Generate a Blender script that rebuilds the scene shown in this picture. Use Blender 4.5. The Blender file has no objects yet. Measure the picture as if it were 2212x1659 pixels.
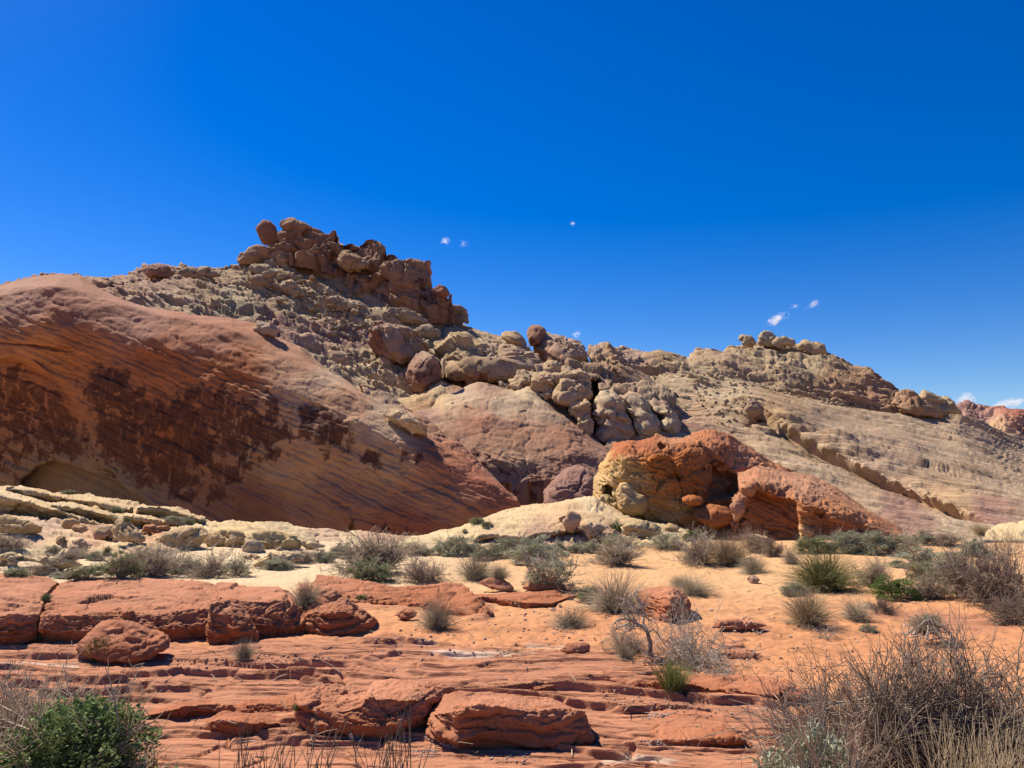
import bpy, bmesh, math, random
import numpy as np
from mathutils import Vector, Euler

# ------------------------------------------------------------------ camera, sky, sun, exposure
SC = bpy.context.scene
COL = SC.collection
CAMZ, PITCH, FPX = 2.0, math.radians(7.55), 1661.0      # FPX: focal length for a 2212 px wide picture
cd = bpy.data.cameras.new("camera"); cam = bpy.data.objects.new("camera", cd); COL.objects.link(cam)
cam.location = (0, 0, CAMZ); cam.rotation_euler = (math.radians(90) + PITCH, 0, 0)
cd.sensor_width = 36.0; cd.lens = 36.0 * FPX / 2212.0; cd.clip_start = 0.1; cd.clip_end = 20000
SC.camera = cam

SUN_AZ, SUN_EL = math.radians(-48), math.radians(50)     # azimuth from +Y, negative = to the left
sunv = Vector((math.sin(SUN_AZ) * math.cos(SUN_EL), math.cos(SUN_AZ) * math.cos(SUN_EL), math.sin(SUN_EL)))
w = bpy.data.worlds.new("World"); SC.world = w; w.use_nodes = True
wn, wl = w.node_tree.nodes, w.node_tree.links; wn.clear()
sky = wn.new("ShaderNodeTexSky"); sky.sky_type = 'NISHITA'; sky.sun_disc = False
sky.sun_elevation = SUN_EL; sky.sun_rotation = SUN_AZ % (2 * math.pi)
sky.altitude = 600; sky.air_density = 1.0; sky.dust_density = 0.18; sky.ozone_density = 2.6
hs = wn.new("ShaderNodeHueSaturation"); hs.inputs['Saturation'].default_value = 1.52; hs.inputs['Hue'].default_value = 0.518
hs.inputs['Value'].default_value = 1.0
bg = wn.new("ShaderNodeBackground"); bg.inputs['Strength'].default_value = 0.073
wo = wn.new("ShaderNodeOutputWorld")
wl.new(sky.outputs[0], hs.inputs['Color']); wl.new(hs.outputs[0], bg.inputs[0]); wl.new(bg.outputs[0], wo.inputs[0])
sd = bpy.data.lights.new("sun", 'SUN'); sd.energy = 5.0; sd.angle = math.radians(0.53); sd.color = (1.0, 0.90, 0.74)
so = bpy.data.objects.new("sun", sd); COL.objects.link(so)
so.rotation_euler = (-sunv).to_track_quat('-Z', 'Y').to_euler(); so.location = (-200, 150, 300)
SC.view_settings.view_transform = 'Standard'; SC.view_settings.look = 'None'
SC.view_settings.exposure = 0.86; SC.view_settings.gamma = 1.0
SC.view_settings.use_curve_mapping = False
SC.cycles.max_bounces = 6; SC.cycles.diffuse_bounces = 3; SC.cycles.transparent_max_bounces = 12
SC.cycles.volume_bounces = 1

# ------------------------------------------------------------------ noise
rng = np.random.RandomState(7)
_P = rng.permutation(256); PERM = np.concatenate([_P, _P, _P]).astype(np.int32)
_g = rng.randn(256, 3); GRAD = (_g / np.linalg.norm(_g, axis=1)[:, None]).astype(np.float32)
RND = rng.rand(256, 4).astype(np.float32)

def noise3(X):
    X = np.asarray(X, np.float32); I = np.floor(X).astype(np.int32); F = X - I; I &= 255
    u = F * F * F * (F * (F * 6 - 15) + 10)
    out = 0
    for dx in (0, 1):
        wx = u[:, 0] if dx else 1 - u[:, 0]
        a = PERM[I[:, 0] + dx]
        for dy in (0, 1):
            wy = u[:, 1] if dy else 1 - u[:, 1]
            b = PERM[a + I[:, 1] + dy]
            for dz in (0, 1):
                wz = u[:, 2] if dz else 1 - u[:, 2]
                g = GRAD[PERM[b + I[:, 2] + dz] & 255]
                out = out + wx * wy * wz * (g[:, 0] * (F[:, 0] - dx) + g[:, 1] * (F[:, 1] - dy) + g[:, 2] * (F[:, 2] - dz))
    return out * 1.6

def fbm(X, octv=4, lac=2.03, gain=0.5):
    X = np.asarray(X, np.float32); s = 0; a = 1.0
    for k in range(octv):
        s = s + a * noise3(X); X = X * lac + 17.3; a *= gain
    return s

def worley(X, full=False):
    """nearest and second nearest cell distance, four random numbers of the cell"""
    X = np.asarray(X, np.float32); I = np.floor(X).astype(np.int32); F = X - I
    n = len(X); off = np.zeros((n, 3), np.float32); f1 = np.full(n, 9., np.float32); f2 = np.full(n, 9., np.float32); cid = np.zeros(n, np.int32)
    for dx in (-1, 0, 1):
        for dy in (-1, 0, 1):
            for dz in (-1, 0, 1):
                h = PERM[PERM[PERM[(I[:, 0] + dx) & 255] + ((I[:, 1] + dy) & 255)] + ((I[:, 2] + dz) & 255)] & 255
                r = RND[h]
                d = np.sqrt((dx + r[:, 0] - F[:, 0]) ** 2 + (dy + r[:, 1] - F[:, 1]) ** 2 + (dz + r[:, 2] - F[:, 2]) ** 2)
                c = d < f1
                f2 = np.where(c, f1, np.minimum(f2, d)); cid = np.where(c, h, cid); f1 = np.where(c, d, f1); off[c] = np.stack([dx + r[c, 0] - F[c, 0], dy + r[c, 1] - F[c, 1], dz + r[c, 2] - F[c, 2]], 1)
    return (f1, f2, RND[(cid * 7 + 3) & 255], off, GRAD[(cid * 5 + 1) & 255]) if full else (f1, f2, RND[(cid * 7 + 3) & 255])

def sstep(a, b, x):
    t = np.clip((x - a) / (b - a), 0, 1); return t * t * (3 - 2 * t)

# ------------------------------------------------------------------ picture frames: where a zoomed view of the photograph sits
FR = {0: (0, 0, 1), 1: (0, 439, .5), 2: (1106, 603.5, .5), 3: (0, 1014.9, .3348), 4: (740.6, 1069.8, .3348), 5: (1470.3, 1069.8, .3353),
      6: (0, 1206.9, .372), 7: (768, 1261.8, .372), 8: (1426.4, 1261.8, .3551), 9: (493.7, 438.9, .2728), 10: (822.9, 658.3, .2976),
      11: (1234.4, 905.2, .3472), 12: (0, 740.6, .2728), 13: (548.6, 822.9, .3596)}

def tf(k, pts):
    """frame points (x, y[, d]) -> arrays u, v and d (missing d filled along u)"""
    x0, y0, s = FR[k]
    u = np.array([x0 + p[0] * s for p in pts], float); v = np.array([y0 + p[1] * s for p in pts], float)
    has = [i for i, p in enumerate(pts) if len(p) > 2]
    d = np.interp(np.arange(len(pts)), has, [pts[i][2] for i in has]) if has else np.zeros(len(pts))
    return u, v, d

def unproj(u, v, d):
    """view through (u, v) at distance y = d"""
    u, v, d = np.asarray(u, float), np.asarray(v, float), np.asarray(d, float)
    a = (u - 1106) / FPX; b = (829.5 - v) / FPX
    y = math.cos(PITCH) - b * math.sin(PITCH); z = math.sin(PITCH) + b * math.cos(PITCH)
    return np.stack([a / y * d, d, CAMZ + z / y * d], -1)

def proj(P):
    x, y, z = P[..., 0], P[..., 1], P[..., 2] - CAMZ
    f = y * math.cos(PITCH) + z * math.sin(PITCH); up = -y * math.sin(PITCH) + z * math.cos(PITCH)
    f = np.where(f < 0.05, 0.05, f)
    return 1106 + x / f * FPX, 829.5 - up / f * FPX

def gd(v, z=0.0):
    """distance at which flat ground of height z appears at row v"""
    b = (829.5 - np.asarray(v, float)) / FPX
    y = math.cos(PITCH) - b * math.sin(PITCH); zz = math.sin(PITCH) + b * math.cos(PITCH)
    return (z - CAMZ) * y / np.minimum(zz, -0.012)

def polydist(u, v, poly):
    """signed distance, positive inside"""
    px, py = np.array([p[0] for p in poly]), np.array([p[1] for p in poly])
    best = np.full(len(u), 1e9); ins = np.zeros(len(u), bool)
    for i in range(len(px)):
        ax, ay, bx, by = px[i - 1], py[i - 1], px[i], py[i]
        ex, ey = bx - ax, by - ay
        t = np.clip(((u - ax) * ex + (v - ay) * ey) / (ex * ex + ey * ey + 1e-9), 0, 1)
        best = np.minimum(best, np.hypot(u - ax - t * ex, v - ay - t * ey))
        c = (ay > v) != (by > v)
        ins ^= c & (u < ex * (v - ay) / (ey if ey else 1e-9) + ax)
    return np.where(ins, best, -best)

def fpoly(k, pts):
    u, v, _ = tf(k, pts); return list(zip(u, v))

def cast(u, v, default=30.0, full=False):
    """distance of the first surface seen through (u, v)"""
    a = Vector((0, 0, CAMZ)); p = unproj(u, v, 1.0); dr = (Vector([float(c) for c in p]) - a).normalized()
    ok, loc, nrm, _, ob, _ = SC.ray_cast(bpy.context.view_layer.depsgraph, a, dr)
    if full: return (loc, nrm) if ok else (None, None)
    return loc.y if ok else default

# ------------------------------------------------------------------ mesh helpers
def mesh_obj(name, verts, faces, mat=None, parent=None, attrs=None, smooth=True, origin=None, poff=False):
    """verts (n,3), faces (m,3|4) arrays -> linked mesh object"""
    verts = np.asarray(verts, np.float32)
    o3 = np.zeros(3, np.float32) if origin is None else np.asarray(origin, np.float32)
    me = bpy.data.meshes.new(name); nv, (nf, k) = len(verts), faces.shape
    me.vertices.add(nv); me.vertices.foreach_set('co', (verts - o3).ravel())
    me.loops.add(nf * k); me.loops.foreach_set('vertex_index', faces.astype(np.int32).ravel())
    me.polygons.add(nf); me.polygons.foreach_set('loop_start', np.arange(0, nf * k, k, dtype=np.int32))
    me.polygons.foreach_set('use_smooth', np.full(nf, smooth))
    for an, av in (attrs or {}).items():
        if av.ndim == 2:
            a = me.attributes.new(an, 'FLOAT_COLOR', 'POINT')
            a.data.foreach_set('color', np.concatenate([av, np.ones((nv, 1))], 1).astype(np.float32).ravel())
        else:
            a = me.attributes.new(an, 'FLOAT', 'POINT'); a.data.foreach_set('value', av.astype(np.float32))
    me.update(calc_edges=True); me.validate()
    if mat: me.materials.append(mat)
    o = bpy.data.objects.new(name, me); COL.objects.link(o)
    if origin is not None: o.location = Vector([float(c) for c in o3])
    if parent is not None:
        o.parent = parent
        if poff: o.location = o.location - parent.location
    return o

def tag(o, label=None, cat=None, group=None, kind=None):
    if label: o['label'] = label
    if cat: o['category'] = cat
    if group: o['group'] = group
    if kind: o['kind'] = kind
    return o

def grid_faces(nr, nc, flip=False, wrap=False):
    r = np.arange(nr - 1)[:, None]; c = np.arange(nc if wrap else nc - 1)[None, :]; c2 = (c + 1) % nc
    f = np.stack([r * nc + c, r * nc + c2, (r + 1) * nc + c2, (r + 1) * nc + c], -1).reshape(-1, 4)
    return f[:, ::-1] if flip else f

def grid_normals(P):
    du = np.gradient(P, axis=1); dv = np.gradient(P, axis=0)
    n = np.cross(du, dv); l = np.linalg.norm(n, axis=-1, keepdims=True); return n / np.maximum(l, 1e-9)

def smooth1(a, s):
    if s <= 0: return a
    r = int(s * 3) + 1; k = np.exp(-0.5 * (np.arange(-r, r + 1) / s) ** 2); k /= k.sum()
    return np.convolve(np.pad(a, r, mode='reflect' if len(a) > r + 1 else 'edge', reflect_type='odd') if len(a) > r + 1 else np.pad(a, r, mode='edge'), k, 'valid')

# ------------------------------------------------------------------ rock surface
def basis(n):
    n = np.array(n, float); n /= np.linalg.norm(n)
    e1 = np.cross([0, 1, 0], n); e1 /= np.linalg.norm(e1); return e1, np.cross(n, e1), n

def rock_height(P, N, bed, sc, A, seed=0):
    """bedded sandstone relief (in units of sc) at the points P"""
    e1, e2, n = basis(bed)
    Q = (P / sc + seed * 13.7).astype(np.float32); a, b, c = Q @ e1, Q @ e2, Q @ n
    w = fbm(Q * 0.45, 3)
    cw = c + A.get('warp', .28) * w + 0.06 * noise3(Q * 2.1)
    h = A['big'] * fbm(Q * 0.36 + 5.1, 4, 2.1, .38)
    flat = sstep(.70, .97, np.abs(N @ n)); V = P - np.array([0, 0, CAMZ]); V = V / np.linalg.norm(V, axis=1)[:, None]
    graze = .45 + .55 * sstep(.03, .45, np.abs((N * V).sum(1)))
    h = h * (1 - .35 * flat)
    sf = (1 - .6 * flat)
    if A['str']:
        h = h + sf * A['str'] * (noise3(np.stack([a * .22, b * .22, cw * 2.3], 1)) + 0.7 * noise3(np.stack([a * .5, b * .5, cw * 5.3], 1)) + 0.35 * noise3(np.stack([a * .9, b * .9, cw * 10.], 1)))
    if A['ledge']:
        q = cw * 1.5 + 0.25 * noise3(np.stack([a * .3, b * .3, c * .3], 1)); k = np.floor(q).astype(np.int32); fr = q - k
        r0, r1 = RND[k & 255, 0], RND[(k + 1) & 255, 0]
        gate = sstep(-.25, .35, noise3(np.stack([a * .35 + 9, b * .35, q * .6], 1)))
        h = h + (1 - .3 * flat) * A['ledge'] * gate * ((r0 + (r1 - r0) * sstep(.72, 1, fr)) - .5 - .6 * np.exp(-((fr - .86) / .09) ** 2))
    if A.get('lam'):
        gx, gy = A.get('lamdir', (.08, 1.0)); t_ = Q[:, 0] * gx + Q[:, 1] * gy
        for f, am, sd_ in ((.5, 1., 0.), (1.25, .5, 33.)):
            q = t_ * f + .55 * fbm(np.stack([Q[:, 0] * .28 * f + sd_, Q[:, 1] * .55 * f, Q[:, 2] * .5 * f], 1), 3, 2., .45); k = np.floor(q).astype(np.int32); fr = q - k
            gate = sstep(-.25, .3, noise3(np.stack([Q[:, 0] * .3 * f + k * 5.7, Q[:, 1] * .2, Q[:, 2] * .2 + sd_], 1)))
            h = h + A['lam'] * am * flat * gate * (.4 + RND[(k * 3) & 255, 1]) * (sstep(0, .34, fr) - fr)
    if A['crack']:
        for f, am in ((.38, 1.), (.95, .5)):
            W = np.stack([a * f, b * f, cw * f * 1.25], 1); W = W + .22 * np.stack([noise3(Q * f * 2.3 + 31), noise3(Q * f * 2.3 + 57), noise3(Q * f * 2.3 + 83)], 1)
            f1, f2, r = worley(W)
            h = h + A['crack'] * am * (-.9 * np.exp(-((f2 - f1) / .06) ** 2) * (r[:, 1] > .25) + .55 * (r[:, 0] - .5) * sstep(0, .1, f2 - f1))
    if A.get('block'):
        f = A.get('bf', 1.1)
        f1, f2, r = worley(np.stack([a * f, b * f, c * f * 1.3], 1) + .2 * np.stack([noise3(Q * 2.), noise3(Q * 2. + 40), noise3(Q * 2. + 90)], 1))
        gate = .35 + .65 * sstep(-.2, .5, fbm(Q * .3 + 70, 2))
        h = h + A['block'] * gate * (.9 * (f2 - f1) ** .6 * (r[:, 0] + .3) - .3)
    if A.get('chip'):
        for f, am in ((.32, 1.), (.8, .4)):
            W = np.stack([a * f, b * f, cw * f * 1.3], 1) + .10 * np.stack([noise3(Q * f * 3 + 11), noise3(Q * f * 3 + 67), noise3(Q * f * 3 + 93)], 1)
            f1, f2, r, off, gd_ = worley(W, True)
            h = h + A['chip'] * am * (1.5 * (off * gd_).sum(1) + .7 * (r[:, 3] - .5) - .35 * np.exp(-((f2 - f1) / .05) ** 2))
    if A.get('pit'):
        f1, f2, r = worley(np.stack([a * .8, b * .8, c * 1.5], 1)); 
        h = h - A['pit'] * (r[:, 2] > .62) * sstep(.42, .18, f1)
    return (h + A['fine'] * fbm(Q * 5.2 + 3, 3)) * graze

DEF = dict(big=.45, str=.10, ledge=.22, crack=.16, fine=.035)
BED_HILL, BED_FLAT = (.30, -.34, .9), (.02, -.12, 1)

def tint_field(u, v, k, ctrl, P, sc):
    """base colour of the rock from control points, wavering with noise"""
    x0, y0, s = FR[k]
    wx, wy = 28 * fbm(P / sc * .35, 3), 16 * fbm(P / sc * .35 + 50, 3)
    num = 0; den = 0
    for x, y, c in ctrl:
        if c[2] > c[0] * .5: c = (c[0] * 1.06, c[1] * .97, c[2] * .78)
        wgt = 1.0 / (((u + wx - x0 - x * s)) ** 2 + ((v + wy - y0 - y * s) * 1.3) ** 2 + 120.0) ** 1.6
        num = num + wgt[:, None] * np.array(c)[None]; den = den + wgt
    return num / den[:, None]

def loft(name, k, curves, mat, tint, step=2.1, sc=None, bed=BED_HILL, A=None, rel=False, thick=8.0, drop=None, skirt=2.0, endr=None, dents=(), stain=(),
         ten=.6, sm=1.2, seed=0, label=None, cat=None, kind=None, group=None, amp=1.0, jag=0.0, rows=1.0, botfade=1.0):
    """a rock body: a surface drawn through curves that run left to right, lowest first, each point with its own distance; then a rounded back and a skirt"""
    C = [tf(k, c) for c in curves]
    span = max(c[0].max() - c[0].min() for c in C); nc = max(8, int(span / step)); s = np.linspace(0, 1, nc)
    L = []
    for u, v, d in C:
        uu = u[0] + (u[-1] - u[0]) * s
        L.append(np.stack([uu, smooth1(np.interp(uu, u, v), sm), smooth1(np.interp(uu, u, d), sm * 3)], -1))
    if rel:
        d0 = smooth1(gd(L[0][:, 1]), 3)
        for c in L: c[:, 2] = d0 + c[:, 2]
    R = []; n = len(L)
    for j in range(n - 1):
        p0, p1, p2, p3 = L[max(j - 1, 0)], L[j], L[j + 1], L[min(j + 2, n - 1)]
        gap = max(np.percentile(np.abs(p2[:, 1] - p1[:, 1]), 90) / step, 3); m = max(3, int(gap * rows))
        for i in range(m + (1 if j == n - 2 else 0)):
            t = i / m
            lin = p1 + (p2 - p1) * t
            cat_ = 0.5 * ((2 * p1) + (p2 - p0) * t + (2 * p0 - 5 * p1 + 4 * p2 - p3) * t * t + (3 * p1 - p0 - 3 * p2 + p3) * t ** 3)
            R.append(lin + (cat_ - lin) * ten)
    R = np.array(R); u, v, d = R[..., 0], R[..., 1], R[..., 2]
    dm = float(np.median(d)); sc = sc or dm * .02
    uf, vf = u.ravel(), v.ravel()
    if endr:
        e = np.abs(2 * s - 1); wd = endr[1]; x = np.clip((e - (1 - wd)) / wd, 0, 1)
        d = d + endr[0] * (1 - np.sqrt(1 - np.minimum(x, 1) ** 2))[None, :]
    P = unproj(u, v, d)
    for poly, push, soft in dents:
        pp = fpoly(k, poly)
        base = P.reshape(-1, 3) / sc
        sdist = polydist(uf + 5 * noise3(base * .9), vf + 5 * noise3(base * .9 + 30), pp)
        d = d + (push * sstep(0, soft, sdist)).reshape(d.shape)
    P = unproj(u, v, d)
    # skirt below, back behind
    lo = P[0].copy(); lo[:, 2] -= skirt; P = np.concatenate([lo[None], P], 0)
    top = P[-1]; fw = top * [1, 1, 0]; fw /= np.linalg.norm(fw, axis=1)[:, None]
    zmin = P[..., 2].min(); drop = drop if drop is not None else 1e9
    bk = []
    for q in (.06, .18, .38, .65, 1.0):
        b = top + fw * thick * q; b[:, 2] -= np.minimum(np.maximum(top[:, 2] - zmin, .05), drop) * q ** 1.8; bk.append(b)
    nvis = len(P)
    P = np.concatenate([P, np.array(bk)], 0); nr = len(P)
    N = grid_normals(P); Pf = P.reshape(-1, 3); Nf = N.reshape(-1, 3)
    face = ((Nf * (Pf - [0, 0, CAMZ])).sum(1).reshape(nr, nc)[1:nvis] > 0).mean()
    if face > .5: Nf = -Nf
    Ad = dict(DEF); Ad.update(A or {})
    h = rock_height(Pf, Nf, bed, sc, Ad, seed) * sc * amp
    fade = np.ones((nr, nc)); fade[nvis + 1:] = .3; fade[:nvis] *= (botfade + (1 - botfade) * sstep(0, .36 * nvis, np.arange(nvis)))[:, None]; h = h * fade.ravel()
    Pd = Pf + Nf * h[:, None]
    pu, pv = proj(Pf)
    T = tint_field(pu, pv, k, tint, Pf, sc)
    S = np.zeros(len(Pf))
    base = Pf / sc
    for poly, strg, soft in stain:
        sd_ = polydist(pu + 14 * fbm(base * .5, 3), pv + 14 * fbm(base * .5 + 44, 3), fpoly(k, poly))
        S = np.maximum(S, strg * sstep(-soft, soft, sd_))
    cx = Pf[nvis // 3].copy() if False else P[0][nc // 2]
    org = np.array([cx[0], cx[1], P[1][:, 2].min()]) if kind is None else None
    o = mesh_obj(name, Pd, grid_faces(nr, nc, flip=face <= .5), mat, attrs={'tint': T, 'stain': S}, origin=org)
    return tag(o, label, cat, group, kind)

def superell(x0, y0, x1, y1, n=40, e=.7, seed=0, flat=.0):
    r = np.random.RandomState(seed); ph = r.rand(6) * 6.28; out = []
    for i in range(n):
        a = 2 * math.pi * i / n; c, s_ = math.cos(a), math.sin(a)
        q = 1 + .07 * math.sin(2 * a + ph[0]) + .06 * math.sin(3 * a + ph[1]) + .05 * math.sin(5 * a + ph[2])
        x = math.copysign(abs(c) ** e, c) * q; y = math.copysign(abs(s_) ** e, s_) * q
        out.append((x0 + (x1 - x0) * (.5 + .5 * x), y0 + (y1 - y0) * (.5 + .5 * y)))
    return out

def inflate(name, k, outline, mat, tint, d=None, thick=None, lean=0.35, e=.8, facet=1.0, parent=None, sc=None, bed=BED_HILL, A=None, amp=1.0, seed=0, step=2.0, label=None, cat='boulder', group=None, bury=.06,
            stain=()):
    """a free-standing boulder: the outline is its silhouette, swelling to a closed body of the given depth that leans back"""
    u, v, _ = tf(k, outline)
    per = np.hypot(np.diff(np.append(u, u[0])), np.diff(np.append(v, v[0]))).sum(); nt = int(max(24, per / step))
    L = np.append(0, np.cumsum(np.hypot(np.diff(np.append(u, u[0])), np.diff(np.append(v, v[0])))))
    t = np.linspace(0, L[-1], nt, endpoint=False)
    uu, vv = np.interp(t, L, np.append(u, u[0])), np.interp(t, L, np.append(v, v[0]))
    for _ in range(2):
        uu = (np.roll(uu, 1) + 2 * uu + np.roll(uu, -1)) / 4; vv = (np.roll(vv, 1) + 2 * vv + np.roll(vv, -1)) / 4
    vb = vv.max(); vt = vv.min(); cu, cv = uu.mean(), (vb + vt) / 2 + .05 * (vb - vt)
    vv = np.where(vv > cv, cv + (vv - cv) * (1 + bury), vv)
    wpx = uu.max() - uu.min()
    if d == 'ray': d = cast(cu, vb - 1)
    if d is None: d = gd(vb)
    if thick is None: thick = .75 * min(wpx, 1.6 * (vb - vt)) * float(d) / FPX
    dc = float(d) + thick * .42
    tp = np.linspace(0, 2 * math.pi, 361)
    ang = np.unwrap(np.arctan2(vv - cv, uu - cu)); o_ = np.argsort(ang % (2 * math.pi))
    aa = (ang % (2 * math.pi))[o_]; aa = np.concatenate([aa[-1:] - 2 * math.pi, aa, aa[:1] + 2 * math.pi])
    def rad(arr): q = arr[o_]; return np.concatenate([q[-1:], q, q[:1]])
    ru, rv = rad(uu - cu), rad(vv - cv)
    asp = (vb - vt) / max(wpx, 1)
    Pl, Fl, off, edge = [], [], 0, []
    for side, dens in ((-1, 1.0), (1, .45)):
        na = max(10, int(wpx / step * dens * 1.25)); nb = max(10, int((vb - vt) / step * dens * 1.25))
        ga, gb = np.meshgrid(np.linspace(-1, 1, na), np.linspace(-1, 1, nb))
        X, Y = ga * np.sqrt(1 - gb * gb / 2), gb * np.sqrt(1 - ga * ga / 2)
        rr = np.minimum(np.hypot(X, Y), 1); th = np.arctan2(Y * asp, X) % (2 * math.pi)
        th = np.arctan2(Y * (vb - vt), X * wpx) % (2 * math.pi)
        rho = np.sin(rr * math.pi / 2) ** e; dep = side * np.cos(rr * math.pi / 2) ** .75 * thick / 2
        U = cu + rho * np.interp(th, aa, ru); V = cv + rho * np.interp(th, aa, rv)
        D = dc + dep + lean * thick * (cv - V) / max(vb - vt, 1)
        P_ = unproj(U, V, D); f = grid_faces(nb, na, flip=side < 0)
        Pl.append(P_.reshape(-1, 3)); Fl.append(f + off); off += na * nb
        edge.append((U.ravel(), V.ravel(), rho.ravel()))
    Pf = np.concatenate(Pl); U, V, rho = [np.concatenate([q[i] for q in edge]) for i in range(3)]
    faces = np.concatenate(Fl)
    w_ = wpx * float(d) / FPX / 2; h_ = (vb - vt) * float(d) / FPX / 2; c = Pf.mean(0)
    q = (Pf - c) / np.array([w_, thick / 2, h_]); q[:, 1] -= lean * q[:, 2]
    rs = np.random.RandomState(seed + 5); pn = rs.randn(16, 3); pn[:, 1] -= .5; pn /= np.linalg.norm(pn, axis=1)[:, None]
    pt = np.where(np.abs(pn[:, 1]) > .45, .60 + .28 * rs.rand(16), .96 + .1 * rs.rand(16))
    ss = (q @ pn.T / pt).max(1); ss = np.where(ss > 1, ss ** -.85, 1.0)
    q = q * (1 - facet + facet * ss)[:, None]; q[:, 1] += lean * q[:, 2]; Pf = c + q * np.array([w_, thick / 2, h_])
    Nf = (Pf - c - np.array([0, 1, 0]) * (lean * thick * (Pf[:, 2:3] - c[2]) / (2 * h_))) / np.array([w_, thick / 2, h_]) ** 1.5
    Nf = Nf / np.maximum(np.linalg.norm(Nf, axis=1), 1e-6)[:, None]
    sc = sc or wpx * float(d) / FPX * .28
    Ad = dict(DEF); Ad.update(A or {})
    h = rock_height(Pf, Nf, bed, sc, Ad, seed) * sc * amp
    T = tint_field(U, V, k, tint, Pf, sc)
    S = np.zeros(len(Pf))
    for poly, strg, soft in stain:
        S = np.maximum(S, strg * sstep(-soft, soft, polydist(U + 8 * fbm(Pf / sc, 3), V, fpoly(k, poly))))
    org = np.array([c[0], c[1], Pf[:, 2].min()])
    Pd = Pf + Nf * h[:, None]
    if parent is not None: return mesh_obj(name, Pd, faces, mat, attrs={'tint': T, 'stain': S}, parent=parent, origin=org, poff=True)
    o = mesh_obj(name, Pd, faces, mat, attrs={'tint': T, 'stain': S}, origin=org)
    return tag(o, label, cat, group)

# ------------------------------------------------------------------ materials
ALB = .72            # overall reflectance of rock and sand, set with the exposure
class NT:
    def __init__(s, name):
        s.m = bpy.data.materials.new(name); s.m.use_nodes = True; s.t = s.m.node_tree; s.t.nodes.clear()
    def n(s, typ, ins=None, **kw):
        nd = s.t.nodes.new('ShaderNode' + typ)
        for a, b in kw.items(): setattr(nd, a, b)
        for a, b in (ins or {}).items():
            i = nd.inputs[a]
            if hasattr(b, 'is_output'): s.t.links.new(b, i)
            else: i.default_value = b
        return nd
    def math(s, op, a, b=None, c=None, clamp=False):
        ins = {0: a}
        if b is not None: ins[1] = b
        if c is not None: ins[2] = c
        nd = s.n('Math', ins, operation=op); nd.use_clamp = clamp; return nd.outputs[0]
    def mix(s, f, a, b, bt='MIX'):
        nd = s.n('Mix', data_type='RGBA', blend_type=bt)
        for i, x in ((0, f), (6, a), (7, b)):
            if hasattr(x, 'is_output'): s.t.links.new(x, nd.inputs[i])
            else: nd.inputs[i].default_value = x if not isinstance(x, tuple) or len(x) == 4 else (*x, 1)
        return nd.outputs[2]
    def ramp(s, f, pts):
        nd = s.n('ValToRGB', {0: f}); r = nd.color_ramp
        while len(r.elements) < len(pts): r.elements.new(.5)
        for e, (p, c) in zip(r.elements, pts):
            e.position = p; e.color = (c, c, c, 1) if not isinstance(c, tuple) else (*c, 1)
        return nd.outputs[0]
    def noise(s, vec, scale, detail=4, rough=.55, dist=0.0):
        return s.n('TexNoise', {'Vector': vec, 'Scale': scale, 'Detail': detail, 'Roughness': rough, 'Distortion': dist}).outputs[0]
    def maprange(s, x, a, b, c, d):
        return s.n('MapRange', {0: x, 1: a, 2: b, 3: c, 4: d}).outputs[0]
    def out(s, surf):
        s.t.links.new(surf, s.n('OutputMaterial').inputs[0]); return s.m

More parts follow.
